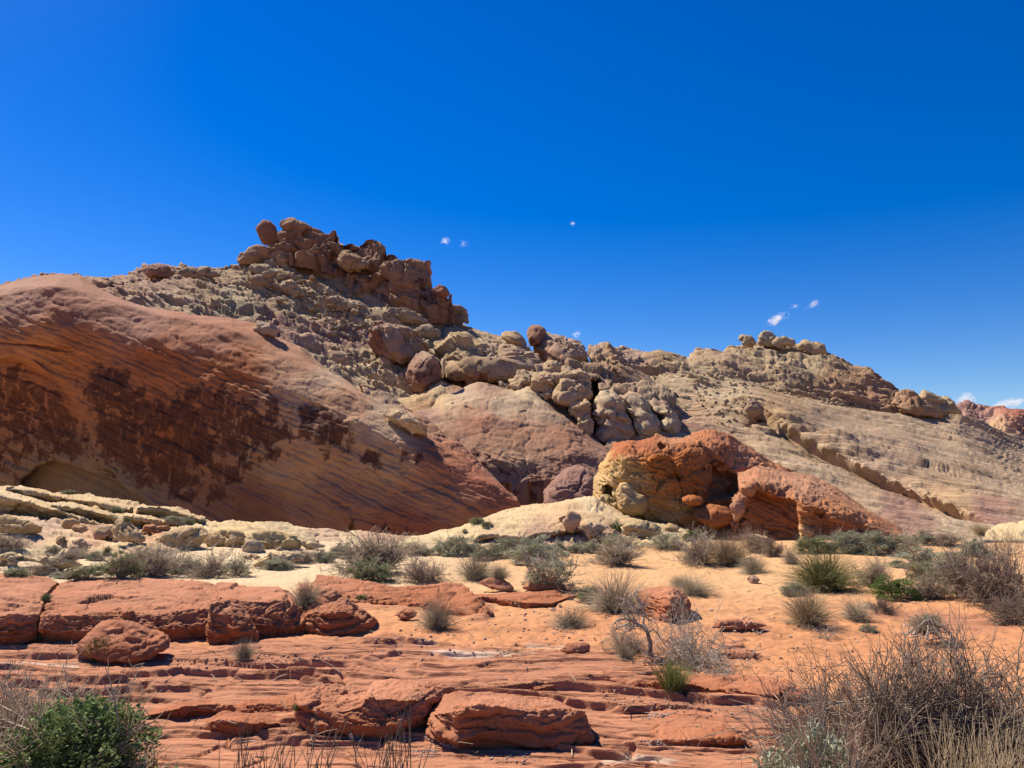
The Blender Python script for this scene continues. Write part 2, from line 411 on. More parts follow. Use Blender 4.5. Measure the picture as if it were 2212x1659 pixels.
def rock_mat(name, sc, bed=BED_HILL, var=.22, bump=.5, varnish=(.042, .0155, .0105), lines=.45, dist=.15, fine=1.0):
    """sandstone: tint from the mesh, thin bedding lines, mottling, dark desert varnish where stained"""
    N = NT(name); geo = N.n('NewGeometry'); pos = geo.outputs['Position']
    e1, e2, n = basis(bed)
    def along(v): return N.n('VectorMath', {0: pos, 1: tuple(v)}, operation='DOT_PRODUCT').outputs['Value']
    bv = N.n('CombineXYZ', {0: N.math('MULTIPLY', along(e1), .16 / sc), 1: N.math('MULTIPLY', along(e2), .16 / sc), 2: N.math('MULTIPLY', along(n), 2.2 / sc)}).outputs[0]
    ps = N.n('VectorMath', {0: pos, 3: 1.0 / sc}, operation='SCALE').outputs[0]
    bed_n = N.noise(bv, 1.6, 6, .62, dist)
    bed_f = N.noise(bv, 5.0, 3, .6, .1)
    mot = N.noise(ps, .55, 5, .6); fine_n = N.noise(ps, 9.0, 5, .7)
    tint = N.n('Attribute', attribute_name='tint').outputs['Color']
    val = N.math('ADD', N.maprange(bed_n, .3, .7, 1 - var, 1 + var * .8), N.maprange(fine_n, .3, .7, -.13 * fine, .13 * fine))
    val = N.math('MULTIPLY', N.math('MULTIPLY', val, ALB), N.maprange(mot, .3, .7, .86, 1.12))
    col = N.n('VectorMath', {0: tint, 3: val}, operation='SCALE').outputs[0]
    hue = N.noise(ps, .9, 3)
    col = N.mix(N.maprange(hue, .45, .75, 0, .35), col, N.mix(1.0, col, (1.0, .78, .66), 'MULTIPLY'))
    crack = N.maprange(bed_f, .30, .36, .55, 0)
    col = N.mix(N.math('MULTIPLY', crack, lines), col, N.mix(1.0, col, (.45, .36, .32), 'MULTIPLY'))
    st = N.n('Attribute', attribute_name='stain').outputs['Fac']
    sv = N.n('VectorMath', {0: pos, 1: (1.3 / sc, 1.3 / sc, .16 / sc)}, operation='MULTIPLY').outputs[0]
    vs = N.noise(sv, .9, 5, .6); vp = N.noise(ps, .55, 7, .66, .6); vb = N.noise(bv, .7, 4, .6)
    q = N.math('ADD', N.math('MULTIPLY', N.math('SUBTRACT', vp, .5), 5.2), N.math('MULTIPLY', N.math('SUBTRACT', vs, .5), 2.8))
    q = N.math('ADD', q, N.math('MULTIPLY', N.math('SUBTRACT', vb, .5), .9))
    q = N.math('ADD', q, N.math('MULTIPLY', N.math('SUBTRACT', st, .60), 1.5))
    m = N.math('MULTIPLY', N.math('ADD', N.math('MULTIPLY', N.maprange(q, -.06, .05, 0, 1), .6), N.math('MULTIPLY', N.maprange(q, -.5, .5, 0, 1), .4)), N.math('GREATER_THAN', st, .02))
    vcol = N.mix(N.maprange(vs, .35, .75, 0, 1), (*varnish, 1), (varnish[0] * 2.9, varnish[1] * 3., varnish[2] * 2.9, 1))
    sv2 = N.n('VectorMath', {0: pos, 1: (2.6 / sc, 2.6 / sc, .28 / sc)}, operation='MULTIPLY').outputs[0]
    wash = N.math('MULTIPLY', N.maprange(N.noise(sv2, .9, 4, .6), .54, .68, 0, .75), N.maprange(N.noise(ps, .35, 3, .5), .42, .58, 0, 1))
    m = N.math('MULTIPLY', m, N.math('SUBTRACT', 1.0, wash))
    col = N.mix(N.math('MULTIPLY', m, .94), col, vcol)
    hb = N.math('ADD', N.math('MULTIPLY', bed_n, .8), N.math('ADD', N.math('MULTIPLY', bed_f, .35), N.math('MULTIPLY', fine_n, .28)))
    bp = N.n('Bump', {'Strength': bump, 'Distance': sc * .16, 'Height': hb})
    b = N.n('BsdfPrincipled', {'Base Color': col, 'Roughness': .92, 'Specular IOR Level': .12, 'Normal': bp.outputs[0]})
    return N.out(b.outputs[0])

# ------------------------------------------------------------------ ground: one sheet of sand and bedded red rock
M_far = rock_mat('sandstone_far', 3.0, var=.16, bump=.5)
M_hill = rock_mat('sandstone_hill', 1.9, var=.22, bump=.8)
M_slope = rock_mat('sandstone_slope', 1.5, bed=(.42, .22, .88), var=.34, bump=1.0, dist=.05)
M_cliff = rock_mat('sandstone_cliff', .8, var=.10, bump=.4, dist=.05, lines=.16)
M_mid = rock_mat('sandstone_orange', .6, bed=(.22, -.3, .92), var=.2, bump=.6)
M_cream = rock_mat('sandstone_cream', .5, bed=(.24, -.36, .9), var=.13, bump=.6)
M_red = rock_mat('sandstone_red', .2, bed=BED_FLAT, var=.17, bump=.6, fine=.8)

RED_POLY = [(-400, 1385), (0, 1388), (300, 1392), (830, 1372), (1000, 1400), (1240, 1388), (1330, 1402), (1420, 1442), (1520, 1450), (1640, 1492), (1730, 1560), (1690, 1610), (1640, 1669), (1640, 1900), (-400, 1900)]
RED_PATCH = [fpoly(5, [(200, 800), (440, 790), (570, 845), (430, 880), (230, 860)]), fpoly(5, [(190, 1010), (350, 980), (540, 1020), (500, 1050), (250, 1050)]),
             fpoly(5, [(1190, 770), (1400, 740), (1700, 760), (2000, 790), (2200, 850), (1950, 880), (1500, 840)]), fpoly(5, [(240, 960), (420, 930), (400, 990), (230, 985)]),
             fpoly(4, [(-300, 560), (0, 560), (300, 620), (700, 640), (1000, 700), (900, 800), (500, 730), (150, 720), (-300, 640)])]
PALE = [fpoly(7, [(330, 405), (500, 388), (800, 390), (1060, 380), (1000, 402), (780, 425), (600, 440), (480, 420)]), fpoly(7, [(920, 345), (1130, 352), (1330, 355), (1240, 375), (1000, 360)]),
        fpoly(7, [(1400, 1040), (1600, 1000), (1900, 1020), (1750, 1068), (1400, 1068)]), fpoly(6, [(0, 610), (450, 612), (460, 635), (0, 640)]), fpoly(7, [(330, 330), (480, 325), (470, 345), (350, 345)])]

def ground_masks(x, y, u, v):
    Q = np.stack([x, y, 0 * x], 1).astype(np.float32)
    wob = 14 * fbm(Q * [.9, 1.6, 1], 4)
    m = sstep(-7, 7, polydist(u + wob * 2, v + wob * .8, RED_POLY))
    for p in RED_PATCH: m = np.maximum(m, .95 * sstep(-6, 6, polydist(u + wob, v + wob * .35, p)))
    m = m * (1 - .9 * sstep(.32, .62, fbm(Q * [.55, 1.9, 1] + 20, 4)) * sstep(1480, 1380, v))
    return m

def terrace(x, y, L, a, sx, seed, dip=.10):
    Q = np.stack([x * sx, y * .8, 0 * x + seed * 3.3], 1).astype(np.float32)
    q = (y + dip * x + .95 * L ** .7 * fbm(Q * .8, 5, 2.1, .50)) / L + seed * .37
    k = np.floor(q).astype(np.int32); fr = q - k
    r = RND[(k * 5 + seed * 11) & 255, 0]
    gate = sstep(-.3, .3, noise3(np.stack([x * sx * 1.1 + 40 + k * 7.3, y * .3, 0 * x + seed], 1)))
    return a * (.35 + r) * gate * (sstep(0, 1, fr / np.clip(3.6 * y * y / 2 / FPX * .58 / L, .05, .45)) - fr ** .8)

def ground_z(x, y, m):
    Q = np.stack([x, y, 0 * x], 1).astype(np.float32)
    r = np.hypot(x, y)
    far = sstep(38, 70, r)
    dune = .10 * fbm(Q / 5.5, 3) * sstep(8, 14, y) + .10 * sstep(12, 20, y) * noise3(Q / 2.1 + 9)
    foot = sstep(.0, .3, 1 - m) * (.016 * fbm(Q * 3.1, 2) + .016 * fbm(Q * 6.5, 2)) * sstep(40, 20, r)
    z = dune * (1 - m) + foot
    t = terrace(x, y, .8, .10, .36, 1) + terrace(x, y, .36, .068, .45, 2, .16) + terrace(x, y, .17, .034, .6, 3, .05) + .010 * fbm(Q * [3, 12, 1], 3) + .02 * fbm(Q * .9, 2)
    W = np.stack([x * .55, y * 1.0, 0 * x + 3.3], 1) + .3 * np.stack([noise3(Q * 1.7), noise3(Q * 1.7 + 40), 0 * x], 1)
    f1, f2, rr = worley(W.astype(np.float32)); t = t - .035 * np.exp(-((f2 - f1) / .035) ** 2) * (rr[:, 1] > .35) + .03 * (rr[:, 0] - .5)
    z = z + m * t * (.55 + .45 * sstep(14, 8, y))
    return z - 5.5 * sstep(28.5, 42, y + .8 * noise3(Q / 6)) - .02

def make_ground():
    vv = np.concatenate([np.linspace(1760, 1388, 640)[:-1], np.linspace(1388, 1150, 170)])
    r = gd(vv)
    r = np.concatenate([[.05, .8, 1.6, 2.4, 3.2, 3.9, 4.4], r, r[-1] * np.geomspace(1.06, 90, 40)])
    th = np.arctan((np.linspace(-160, 2372, 980) - 1106) / FPX)
    th = np.concatenate([np.linspace(-math.pi, th[0], 40)[:-1], th, np.linspace(th[-1], math.pi, 40)[1:]])
    Rr, T = np.meshgrid(r, th, indexing='ij')
    # rows are lines of equal distance y inside the fan, circles behind
    c = np.cos(T); k = np.where(np.abs(T) < 1.0, 1 / np.maximum(c, .5), 1 / math.cos(1.0))
    x, y = (Rr * k * np.sin(T)).ravel(), (Rr * k * c).ravel()
    u, v = proj(np.stack([x, y, 0 * x], 1)); v = np.where(y > .3, v, 3000)
    m = ground_masks(x, y, u, v)
    z = ground_z(x, y, m)
    Q = np.stack([x, y, 0 * x], 1).astype(np.float32)
    near, farc, left = np.array([.60, .275, .13]), np.array([.66, .39, .195]), np.array([.70, .53, .33])
    f = sstep(10.5, 17, y + 1.2 * noise3(Q * .5))[:, None]; fl = (sstep(14, 17, y) * sstep(1.5, -4, x + 1.5 * noise3(Q * .35)))[:, None]
    sand = near * (1 - f) + farc * f; sand = sand * (1 - fl) + left * fl
    soil = sstep(.15, .5, fbm(Q * [.7, 1.2, 1] + 7, 4))[:, None] * sstep(1480, 1380, v)[:, None] * (1 - f)
    sand = sand * (1 - .22 * soil)
    rk = np.array([.52, .235, .135]) * (1 + .12 * fbm(Q * [.6, 2.5, 1] + 30, 3))[:, None]
    tint = sand * (1 - m[:, None]) + rk * m[:, None]
    pm = 0
    for p in PALE: pm = np.maximum(pm, sstep(-3, 5, polydist(u + 16 * fbm(Q * 1.5, 3), v + 3 * fbm(Q * 2.5 + 9, 3), p)))
    tint = tint * (1 - .7 * pm[:, None]) + np.array([.74, .58, .45]) * .7 * pm[:, None]
    N = NT('ground_mat'); geo = N.n('NewGeometry'); pos = geo.outputs['Position']
    tn = N.n('Attribute', attribute_name='tint').outputs['Color']; mk = N.n('Attribute', attribute_name='rock').outputs['Fac']
    n1 = N.noise(pos, 5.0, 6, .68); n2 = N.noise(pos, 26, 4, .7); n3 = N.noise(pos, 90, 3, .6)
    bv = N.n('VectorMath', {0: pos, 1: (.8, 5.5, 9)}, operation='MULTIPLY').outputs[0]; bn = N.noise(bv, 1.6, 6, .65, .4)
    foot = N.n('TexVoronoi', {'Vector': pos, 'Scale': 5.5, 'Randomness': 1.0}, feature='SMOOTH_F1').outputs['Distance']
    peb = N.n('TexVoronoi', {'Vector': pos, 'Scale': 38.0}).outputs['Distance']; pk = N.noise(pos, .9, 4, .6)
    val = N.math('ADD', N.maprange(n1, .3, .7, .90, 1.09), N.maprange(n2, .3, .7, -.07, .07))
    val = N.math('ADD', val, N.math('MULTIPLY', mk, N.maprange(bn, .3, .7, -.16, .13)))
    lv_ = N.n('VectorMath', {0: pos, 1: (.55, 4.6, 6)}, operation='MULTIPLY').outputs[0]
    ln_ = N.math('ABSOLUTE', N.math('SUBTRACT', N.noise(lv_, 1.3, 5, .55, .25), .5))
    line = N.math('MULTIPLY', N.math('MULTIPLY', N.maprange(ln_, .004, .016, 1, 0), N.maprange(N.noise(pos, .8, 3, .5), .45, .6, 0, 1)), mk)
    val = N.math('MULTIPLY', N.math('MULTIPLY', val, ALB), N.math('SUBTRACT', 1.0, N.math('MULTIPLY', line, .4)))
    col = N.n('VectorMath', {0: tn, 3: val}, operation='SCALE').outputs[0]
    pf = N.math('MULTIPLY', N.math('LESS_THAN', peb, .16), N.maprange(pk, .52, .62, 0, .6))
    col = N.mix(pf, col, (.34, .22, .16, 1))
    lit_ = N.n('TexVoronoi', {'Vector': N.n('VectorMath', {0: pos, 1: (17, 17, 17)}, operation='MULTIPLY').outputs[0]}).outputs['Distance']
    col = N.mix(N.math('MULTIPLY', N.math('LESS_THAN', lit_, .12), N.maprange(N.noise(pos, 1.7, 4, .6), .5, .6, 0, .55)), col, (.30, .16, .10, 1))
    hs_ = N.math('ADD', N.math('MULTIPLY', n1, .6), N.math('ADD', N.math('MULTIPLY', n2, .22), N.math('MULTIPLY', foot, .8)))
    hr_ = N.math('ADD', N.math('SUBTRACT', N.math('MULTIPLY', bn, 1.1), N.math('MULTIPLY', line, .9)), N.math('ADD', N.math('MULTIPLY', n2, .14), N.math('MULTIPLY', n3, .05)))
    h = N.math('ADD', N.math('MULTIPLY', hs_, N.math('SUBTRACT', 1.0, mk)), N.math('MULTIPLY', hr_, mk))
    bp = N.n('Bump', {'Strength': .7, 'Distance': .055, 'Height': h})
    mat = N.out(N.n('BsdfPrincipled', {'Base Color': col, 'Roughness': .95, 'Specular IOR Level': .1, 'Normal': bp.outputs[0]}).outputs[0])
    o = mesh_obj('ground', np.stack([x, y, z], 1), grid_faces(len(r), len(th), flip=True), mat, attrs={'tint': tint, 'rock': m})
    tag(o, kind='structure', label='orange sand and bedded red rock')
make_ground()

# ------------------------------------------------------------------ rock formations
def J(k, pts):
    x0, y0, s = FR[k]; return [(x0 + p[0] * s, y0 + p[1] * s) + tuple(p[2:]) for p in pts]
CREAM, TAN, GREY, PINK = (.60, .45, .27), (.47, .32, .185), (.43, .33, .22), (.46, .28, .19)
ORNG, REDR, PURP, BROWN = (.50, .20, .065), (.44, .145, .06), (.34, .19, .15), (.40, .21, .11)
YEL, RUST, RED = (.62, .39, .165), (.44, .16, .055), (.47, .215, .135)

# far red hills on the right
loft('hills', 0, [[(1980, 1010, 330), (2300, 1010, 330)], J(2, [(1800, 640, 360), (1960, 620), (2060, 640), (2140, 600), (2400, 620, 350)]),
     J(2, [(1800, 560, 390), (1925, 545), (1960, 527), (2010, 540), (2060, 548), (2110, 545), (2150, 552), (2212, 550), (2400, 556, 380)])],
     M_far, J(2, [(1930, 540, (.36, .20, .16)), (2150, 570, (.40, .16, .11)), (2000, 600, (.42, .25, .2)), (2100, 640, (.5, .36, .28)), (2200, 690, (.45, .26, .2))]), sc=7, A=dict(big=.6, block=.6, ledge=.3, crack=.25), thick=60, kind='structure', step=1.6, seed=3)

# left hillside with rubble below the summit
loft('hill', 0, [J(1, [(-80, 620, 95), (350, 520, 92), (700, 640, 90), (1100, 740, 86), (1400, 880, 82), (1640, 960, 80), (1800, 1000, 80), (2050, 960, 84), (2260, 900, 86)]),
     J(1, [(-80, 420, 106), (400, 350, 110), (800, 400, 108), (1200, 520, 104), (1500, 660, 98), (1750, 770, 92), (2000, 760, 95), (2260, 720, 97)]),
     J(1, [(-80, 370, 113), (400, 322, 119), (800, 320, 121), (1050, 320, 122), (1400, 360, 120), (1700, 480, 116), (1900, 570, 112), (2100, 610, 110), (2260, 620, 110)]),
     J(1, [(-80, 366, 121), (20, 348), (85, 338), (180, 305), (260, 294), (350, 299), (400, 314), (480, 310), (560, 300), (620, 282), (740, 272), (790, 276), (830, 268), (930, 281), (970, 256), (1020, 252, 131), (1060, 225), (1200, 190, 134), (1450, 260), (1700, 370, 132), (1900, 480, 128), (2000, 522, 124), (2110, 562, 118), (2260, 600, 116)])],
     M_slope, J(1, [(100, 330, BROWN), (400, 340, (0.493, 0.285, 0.177)), (700, 330, PINK), (900, 350, TAN), (700, 400, (0.528, 0.376, 0.243)), (1000, 430, (0.493, 0.388, 0.243)), (1300, 450, (0.528, 0.399, 0.243)), (1200, 540, PURP), (1400, 560, (0.470, 0.285, 0.199)), (1350, 650, (0.563, 0.433, 0.276)), (1650, 500, (0.563, 0.410, 0.243)), (1500, 580, PURP), (1550, 720, CREAM), (1700, 700, (0.587, 0.433, 0.266)), (1900, 520, (0.552, 0.399, 0.243)), (1250, 360, TAN)]),
     sc=2.4, bed=(0.493, 0.251, 0.640), A=dict(big=.3, str=.34, ledge=.6, crack=.06, block=.05, bf=1.5, fine=.04, warp=.06, chip=.24), thick=25, kind='structure', seed=1, step=2.0)

# summit caprock
loft('summit_cliff', 1, [[(1140, 215, 127), (1290, 225, 126), (1450, 262, 124), (1530, 330, 122), (1650, 390, 120), (1750, 450, 118), (1830, 470, 117), (1960, 460, 117)],
     [(1150, 185, 127), (1290, 175, 126.5), (1450, 200, 125), (1560, 250, 123.5), (1660, 290, 121), (1750, 340, 119), (1840, 390, 118), (1950, 415, 118)],
     [(1160, 160, 130), (1215, 147), (1265, 141), (1330, 140), (1420, 138), (1520, 140), (1580, 141), (1615, 148), (1640, 165), (1652, 190), (1665, 203), (1700, 206), (1722, 222), (1734, 247), (1745, 243), (1770, 241), (1800, 250), (1832, 274), (1852, 305), (1866, 332), (1872, 352), (1885, 354), (1915, 360), (1935, 378), (1945, 425, 121)]],
     M_hill, [(1250, 170, (.37, .21, .125)), (1450, 170, (.33, .185, .115)), (1650, 260, (.38, .225, .14)), (1800, 330, (.40, .235, .145)), (1900, 400, (.32, .165, .10))], sc=2.6, A=dict(big=.4, str=.06, ledge=.15, crack=.3, fine=.03, chip=.6), thick=16, drop=12,
     stain=[([(1330, 165), (1420, 180), (1460, 215), (1450, 250), (1340, 215)], .6, 12), ([(1510, 180), (1640, 190), (1650, 210), (1530, 215)], .55, 10), ([(1780, 340), (1860, 330), (1850, 440), (1790, 420)], .5, 16), ([(1600, 310), (1660, 320), (1640, 370), (1590, 340)], .4, 10)],
     seed=4, label='brown cliff of fractured caprock along the highest summit on the left', cat='cliff')

# great shaded cliff with desert varnish
loft('varnished_cliff', 1, [[(-90, 1330, 67), (300, 1330, 66), (700, 1380, 63), (1100, 1460, 60.5), (1500, 1500, 58), (1900, 1470, 56.5), (2100, 1380, 56), (2260, 1330, 57)],
     [(-90, 1100, 66.5), (300, 1120, 65.5), (700, 1200, 63), (1100, 1270, 60.5), (1500, 1330, 58), (1900, 1370, 56.5), (2080, 1330, 56), (2250, 1290, 57)],
     [(-90, 800, 65.5), (300, 800, 65), (700, 900, 62.8), (1100, 980, 60.7), (1500, 1090, 58.8), (1800, 1190, 57.4), (2020, 1240, 56.8), (2235, 1280, 57)],
     [(-90, 560, 65.5), (250, 520, 65.8), (600, 590, 64.8), (900, 680, 63.5), (1200, 790, 61.8), (1500, 920, 60.3), (1750, 1040, 58.8), (1980, 1150, 57.8), (2230, 1275, 57.3)],
     [(-90, 420, 68.5), (100, 375, 69), (250, 355, 69.5), (450, 415, 69.3), (700, 490, 68.6), (1000, 545, 67.5), (1200, 650, 65.6), (1400, 755, 64), (1600, 868, 62.2), (1750, 965, 61), (1900, 1055, 60), (2050, 1155, 59), (2225, 1271, 57.6)],
     [(-90, 372, 75), (60, 340), (180, 312), (260, 300, 77), (350, 310), (450, 375, 75.5), (560, 425), (700, 455, 74.5), (830, 484), (1000, 494, 73), (1110, 520), (1200, 585, 70.5), (1300, 618), (1400, 705, 68.5), (1500, 765), (1620, 850, 65.5), (1750, 945), (1880, 1020, 62), (2000, 1085), (2100, 1172, 59.5), (2222, 1268, 58)]],
     M_cliff, [(100, 400, (0.408, 0.204, 0.136)), (300, 480, (0.370, 0.156, 0.097)), (600, 520, (0.408, 0.194, 0.126)), (200, 560, (0.468, 0.192, 0.083)), (900, 560, (0.408, 0.173, 0.098)), (700, 650, (0.395, 0.128, 0.048)), (1000, 700, (0.414, 0.142, 0.051)), (300, 650, (0.443, 0.157, 0.051)), (1300, 650, (0.512, 0.261, 0.147)), (1400, 760, (0.600, 0.388, 0.243)), (1700, 920, (0.600, 0.426, 0.270)), (1500, 860, (0.512, 0.281, 0.156)), (1300, 1150, (0.488, 0.271, 0.147)), (1700, 1130, (0.512, 0.291, 0.156)), (1900, 1080, (0.465, 0.184, 0.096)), (2050, 1180, (0.465, 0.175, 0.096)), (1500, 1300, (0.382, 0.177, 0.105)), (1900, 1300, (0.400, 0.201, 0.119)), (1100, 1300, (0.261, 0.115, 0.073)), (250, 1200, (0.248, 0.172, 0.142)), (480, 1230, (0.233, 0.167, 0.142)), (200, 800, (0.358, 0.135, 0.067)), (700, 1000, (0.340, 0.116, 0.048)), (1800, 1390, (0.324, 0.116, 0.070))],  # tint darkened low down and in the hollow to deepen the shade there
     sc=1.3, A=dict(big=.32, str=.09, ledge=.15, crack=.05, fine=.02, warp=.08), thick=14, drop=9, seed=6, skirt=8,
     dents=[([(-100, 640), (100, 670), (220, 735), (320, 830), (372, 920), (420, 1110), (560, 1230), (660, 1310), (660, 1420), (-100, 1420)], 1.8, 10), ([(90, 1190), (160, 1130), (240, 1105), (330, 1135), (420, 1165), (560, 1235), (680, 1320), (660, 1450), (40, 1450)], 2.2, 8),
            ([(-100, 585), (0, 588), (150, 600), (270, 622), (360, 640), (250, 640), (100, 612), (-100, 605)], 1.0, 8), ([(1640, 905), (1700, 890), (1850, 990), (1830, 1005), (1700, 940)], 0.90, 8), ([(1520, 1360), (1545, 1360), (1530, 1440), (1505, 1440)], 0.60, 5)],
     stain=[([(1400, 960), (1520, 960), (1560, 1080), (1420, 1110)], .74, 18), ([(1100, 830), (1280, 860), (1250, 960), (1120, 960)], .8, 26), ([(-100, 700), (100, 720), (220, 800), (310, 880), (360, 940), (400, 1100), (240, 1090), (80, 1190), (-100, 1200)], 0.82, 24), ([(360, 720), (480, 690), (570, 740), (640, 800), (850, 780), (1000, 830), (1000, 1000), (900, 1150), (750, 1240), (640, 1240), (420, 1120), (370, 900)], 0.90, 26),
            ([(560, 800), (820, 790), (1000, 800), (1180, 830), (1280, 880), (1240, 1000), (1180, 1080), (1000, 1120), (800, 1050), (600, 960)], 0.80, 40), ([(1280, 880), (1400, 870), (1500, 930), (1520, 1060), (1400, 1070), (1290, 1000)], 0.85, 20), ([(1550, 1045), (1640, 1060), (1640, 1130), (1560, 1100)], 1.10, 9), ([(1700, 1070), (1860, 1080), (1850, 1150), (1720, 1110)], 0.80, 14), ([(1000, 1050), (1250, 1060), (1250, 1110), (1030, 1150)], 0.82, 16), ([(880, 1130), (1050, 1150), (1050, 1230), (930, 1290), (880, 1290)], 0.88, 18), ([(680, 1160), (880, 1160), (880, 1280), (720, 1270)], 0.85, 14), ([(1640, 1380), (1750, 1370), (1900, 1420), (1640, 1430)], 0.40, 20)],
     label='huge shaded orange-brown cliff with dark stains and a pale arched hollow at its foot', cat='cliff')
# slanting fin behind the cliff's right end
loft('rock_fin', 1, [[(1560, 920, 70), (1750, 1010, 67), (1950, 1140, 64), (2100, 1240, 61), (2240, 1310, 59)], [(1580, 850, 73), (1750, 930, 70), (1950, 1055, 66), (2100, 1180, 62), (2235, 1280, 60)],
     [(1560, 775, 76), (1640, 800, 75), (1720, 850, 74), (1850, 940, 70), (2000, 1050, 66), (2060, 1105, 65), (2130, 1175, 63), (2230, 1268, 61)]], M_cliff,
     [(1650, 820, (.5, .34, .23)), (1850, 960, (.45, .24, .15)), (2050, 1130, (.43, .19, .12)), (2180, 1240, (.44, .23, .15))], sc=1.4, A=dict(big=.4, str=.14, ledge=.2, crack=.12), thick=5, seed=8, label='slanting reddish fin of rock running down behind the end of the stained cliff', cat='rock fin')

# tan saddle and rounded shaded dome in the middle
loft('rock_saddle', 10, [[(60, 800, 82), (300, 780, 80), (660, 760, 80)], [(120, 680, 86), (220, 690, 84), (380, 640, 83), (640, 660, 83)], [(110, 655, 90), (230, 648, 88), (330, 600, 87), (385, 560, 86.5), (430, 532, 86), (480, 555, 86.5), (560, 580, 87), (660, 610, 88)]], M_cliff,
     [(200, 660, (.52, .41, .27)), (430, 580, (.56, .42, .25)), (600, 620, (.42, .25, .15)), (300, 730, (.38, .22, .12))], sc=1.5, A=dict(big=.5, ledge=.14, crack=.12), thick=9, seed=9, label='low tan saddle of rock with a pointed hump between the stained cliff and the domes', cat='rock outcrop')
loft('rock_dome', 10, [[(300, 1300, 66), (700, 1300, 66), (1100, 1280, 66), (1400, 1260, 66), (1650, 1200, 67)], [(270, 1000, 71), (600, 1050, 69), (1000, 1080, 68), (1350, 1080, 68), (1660, 1120, 69)],
     [(262, 800, 77), (450, 800, 75), (800, 820, 73), (1150, 860, 73), (1430, 960, 72), (1668, 1060, 72)], [(260, 772, 80), (380, 750, 79), (440, 700, 79), (700, 680, 78), (1000, 680, 78), (1250, 780, 76), (1480, 920, 75), (1670, 1040, 74)],
     [(258, 768, 82), (300, 755), (370, 745, 82), (392, 690), (440, 650), (500, 638, 82), (600, 610), (660, 585), (720, 565), (800, 570), (860, 588), (960, 610, 82), (1000, 606), (1060, 588), (1130, 602), (1220, 660, 81), (1320, 740), (1420, 820, 79), (1500, 905), (1560, 940), (1620, 985), (1672, 1040, 76)]], M_cliff,
     [(330, 790, PURP), (450, 690, (.56, .44, .31)), (620, 640, (.58, .42, .28)), (760, 590, (.55, .34, .22)), (1060, 620, (.60, .50, .38)), (900, 700, (.50, .36, .24)), (1250, 750, (.48, .33, .22)), (700, 850, (.38, .18, .11)), (1000, 900, (.42, .22, .13)), (1300, 950, (.40, .20, .12)), (600, 1050, (.43, .24, .15)), (1100, 1100, (.44, .26, .16)), (1600, 1050, (.36, .2, .14)), (1400, 1150, (.38, .2, .13))],
     sc=1.6, A=dict(big=.38, str=.11, ledge=.12, crack=.07, fine=.03), thick=12, seed=11, stain=[([(590, 1010), (760, 1000), (740, 1140), (680, 1110)], .6, 12), ([(1050, 950), (1120, 960), (1080, 1000)], .4, 8), ([(690, 1140), (850, 1100), (840, 1200), (720, 1250)], .45, 16), ([(1380, 1080), (1470, 1110), (1440, 1160)], .5, 12), ([(780, 1200), (1100, 1180), (1150, 1330), (800, 1350)], .55, 20)],
     dents=[([(505, 690), (570, 700), (565, 720), (510, 712)], .8, 5), ([(590, 725), (670, 740), (660, 765), (600, 760)], .7, 6), ([(1000, 760), (1070, 770), (1068, 790), (1010, 785)], .8, 5), ([(1255, 805), (1272, 808), (1268, 826), (1256, 822)], .8, 3), ([(1380, 850), (1480, 895), (1470, 905), (1390, 865)], .6, 5), ([(750, 1090), (810, 1100), (820, 1140), (760, 1140)], .8, 6)],
     label='broad shaded dome banded red and pale, between the stained cliff and the orange rock', cat='rock dome')
inflate('rock_lump', 2, [(118, 1010), (125, 920), (170, 870), (230, 820), (300, 800), (365, 840), (400, 900), (400, 1010)], M_cliff, [(180, 880, PURP), (300, 900, (.33, .18, .14))], d=60, thick=8, label='low purplish rock lump in shade at the foot of the banded dome', cat='rock outcrop', seed=2, A=dict(crack=.25))

# domes in the middle distance
inflate('rock_dome', 10, [(1085, 300), (1120, 190), (1180, 152), (1250, 168), (1320, 195), (1400, 230), (1470, 290), (1520, 350), (1512, 440), (1500, 520), (1400, 520), (1250, 500), (1160, 440), (1105, 380)], M_hill,
        [(1180, 180, (.52, .38, .26)), (1200, 330, (.46, .27, .17)), (1400, 300, (.50, .35, .24)), (1300, 430, (.42, .23, .14))], d=97, thick=14, sc=2., A=dict(str=.16, big=.25, ledge=.35, crack=.3, chip=.2), stain=[([(1250, 370), (1400, 390), (1430, 460), (1290, 450)], .5, 14)], cat='rock dome', label='tall rounded tan dome on the skyline left of a lower grey dome', seed=5, lean=.5)
inflate('boulder', 10, [(1058, 210), (1075, 150), (1120, 133), (1195, 148), (1200, 200), (1150, 300), (1090, 320), (1065, 260)], M_hill, [(1090, 200, (.40, .20, .13))], d=99, thick=8, label='dark brown standing boulder leaning on the left of the tall skyline dome', seed=6)
inflate('rock_dome', 10, [(1420, 240), (1470, 208), (1540, 215), (1640, 260), (1720, 320), (1760, 400), (1900, 500), (2000, 570), (2110, 690), (1950, 680), (1700, 620), (1500, 560), (1505, 380), (1470, 290)], M_hill,
        [(1500, 240, (.47, .33, .23)), (1650, 340, (.46, .33, .24)), (1700, 480, (.43, .28, .18)), (1950, 600, (.42, .27, .17))], d=94, thick=15, sc=2., A=dict(str=.16, big=.25, ledge=.35, crack=.3, chip=.2), stain=[([(1560, 470), (1640, 480), (1660, 560), (1580, 540)], .55, 14), ([(1740, 550), (1830, 580), (1800, 610)], .55, 10)], cat='rock dome', label='long grey-tan dome sloping down right of the tall skyline dome', seed=7, lean=.6)
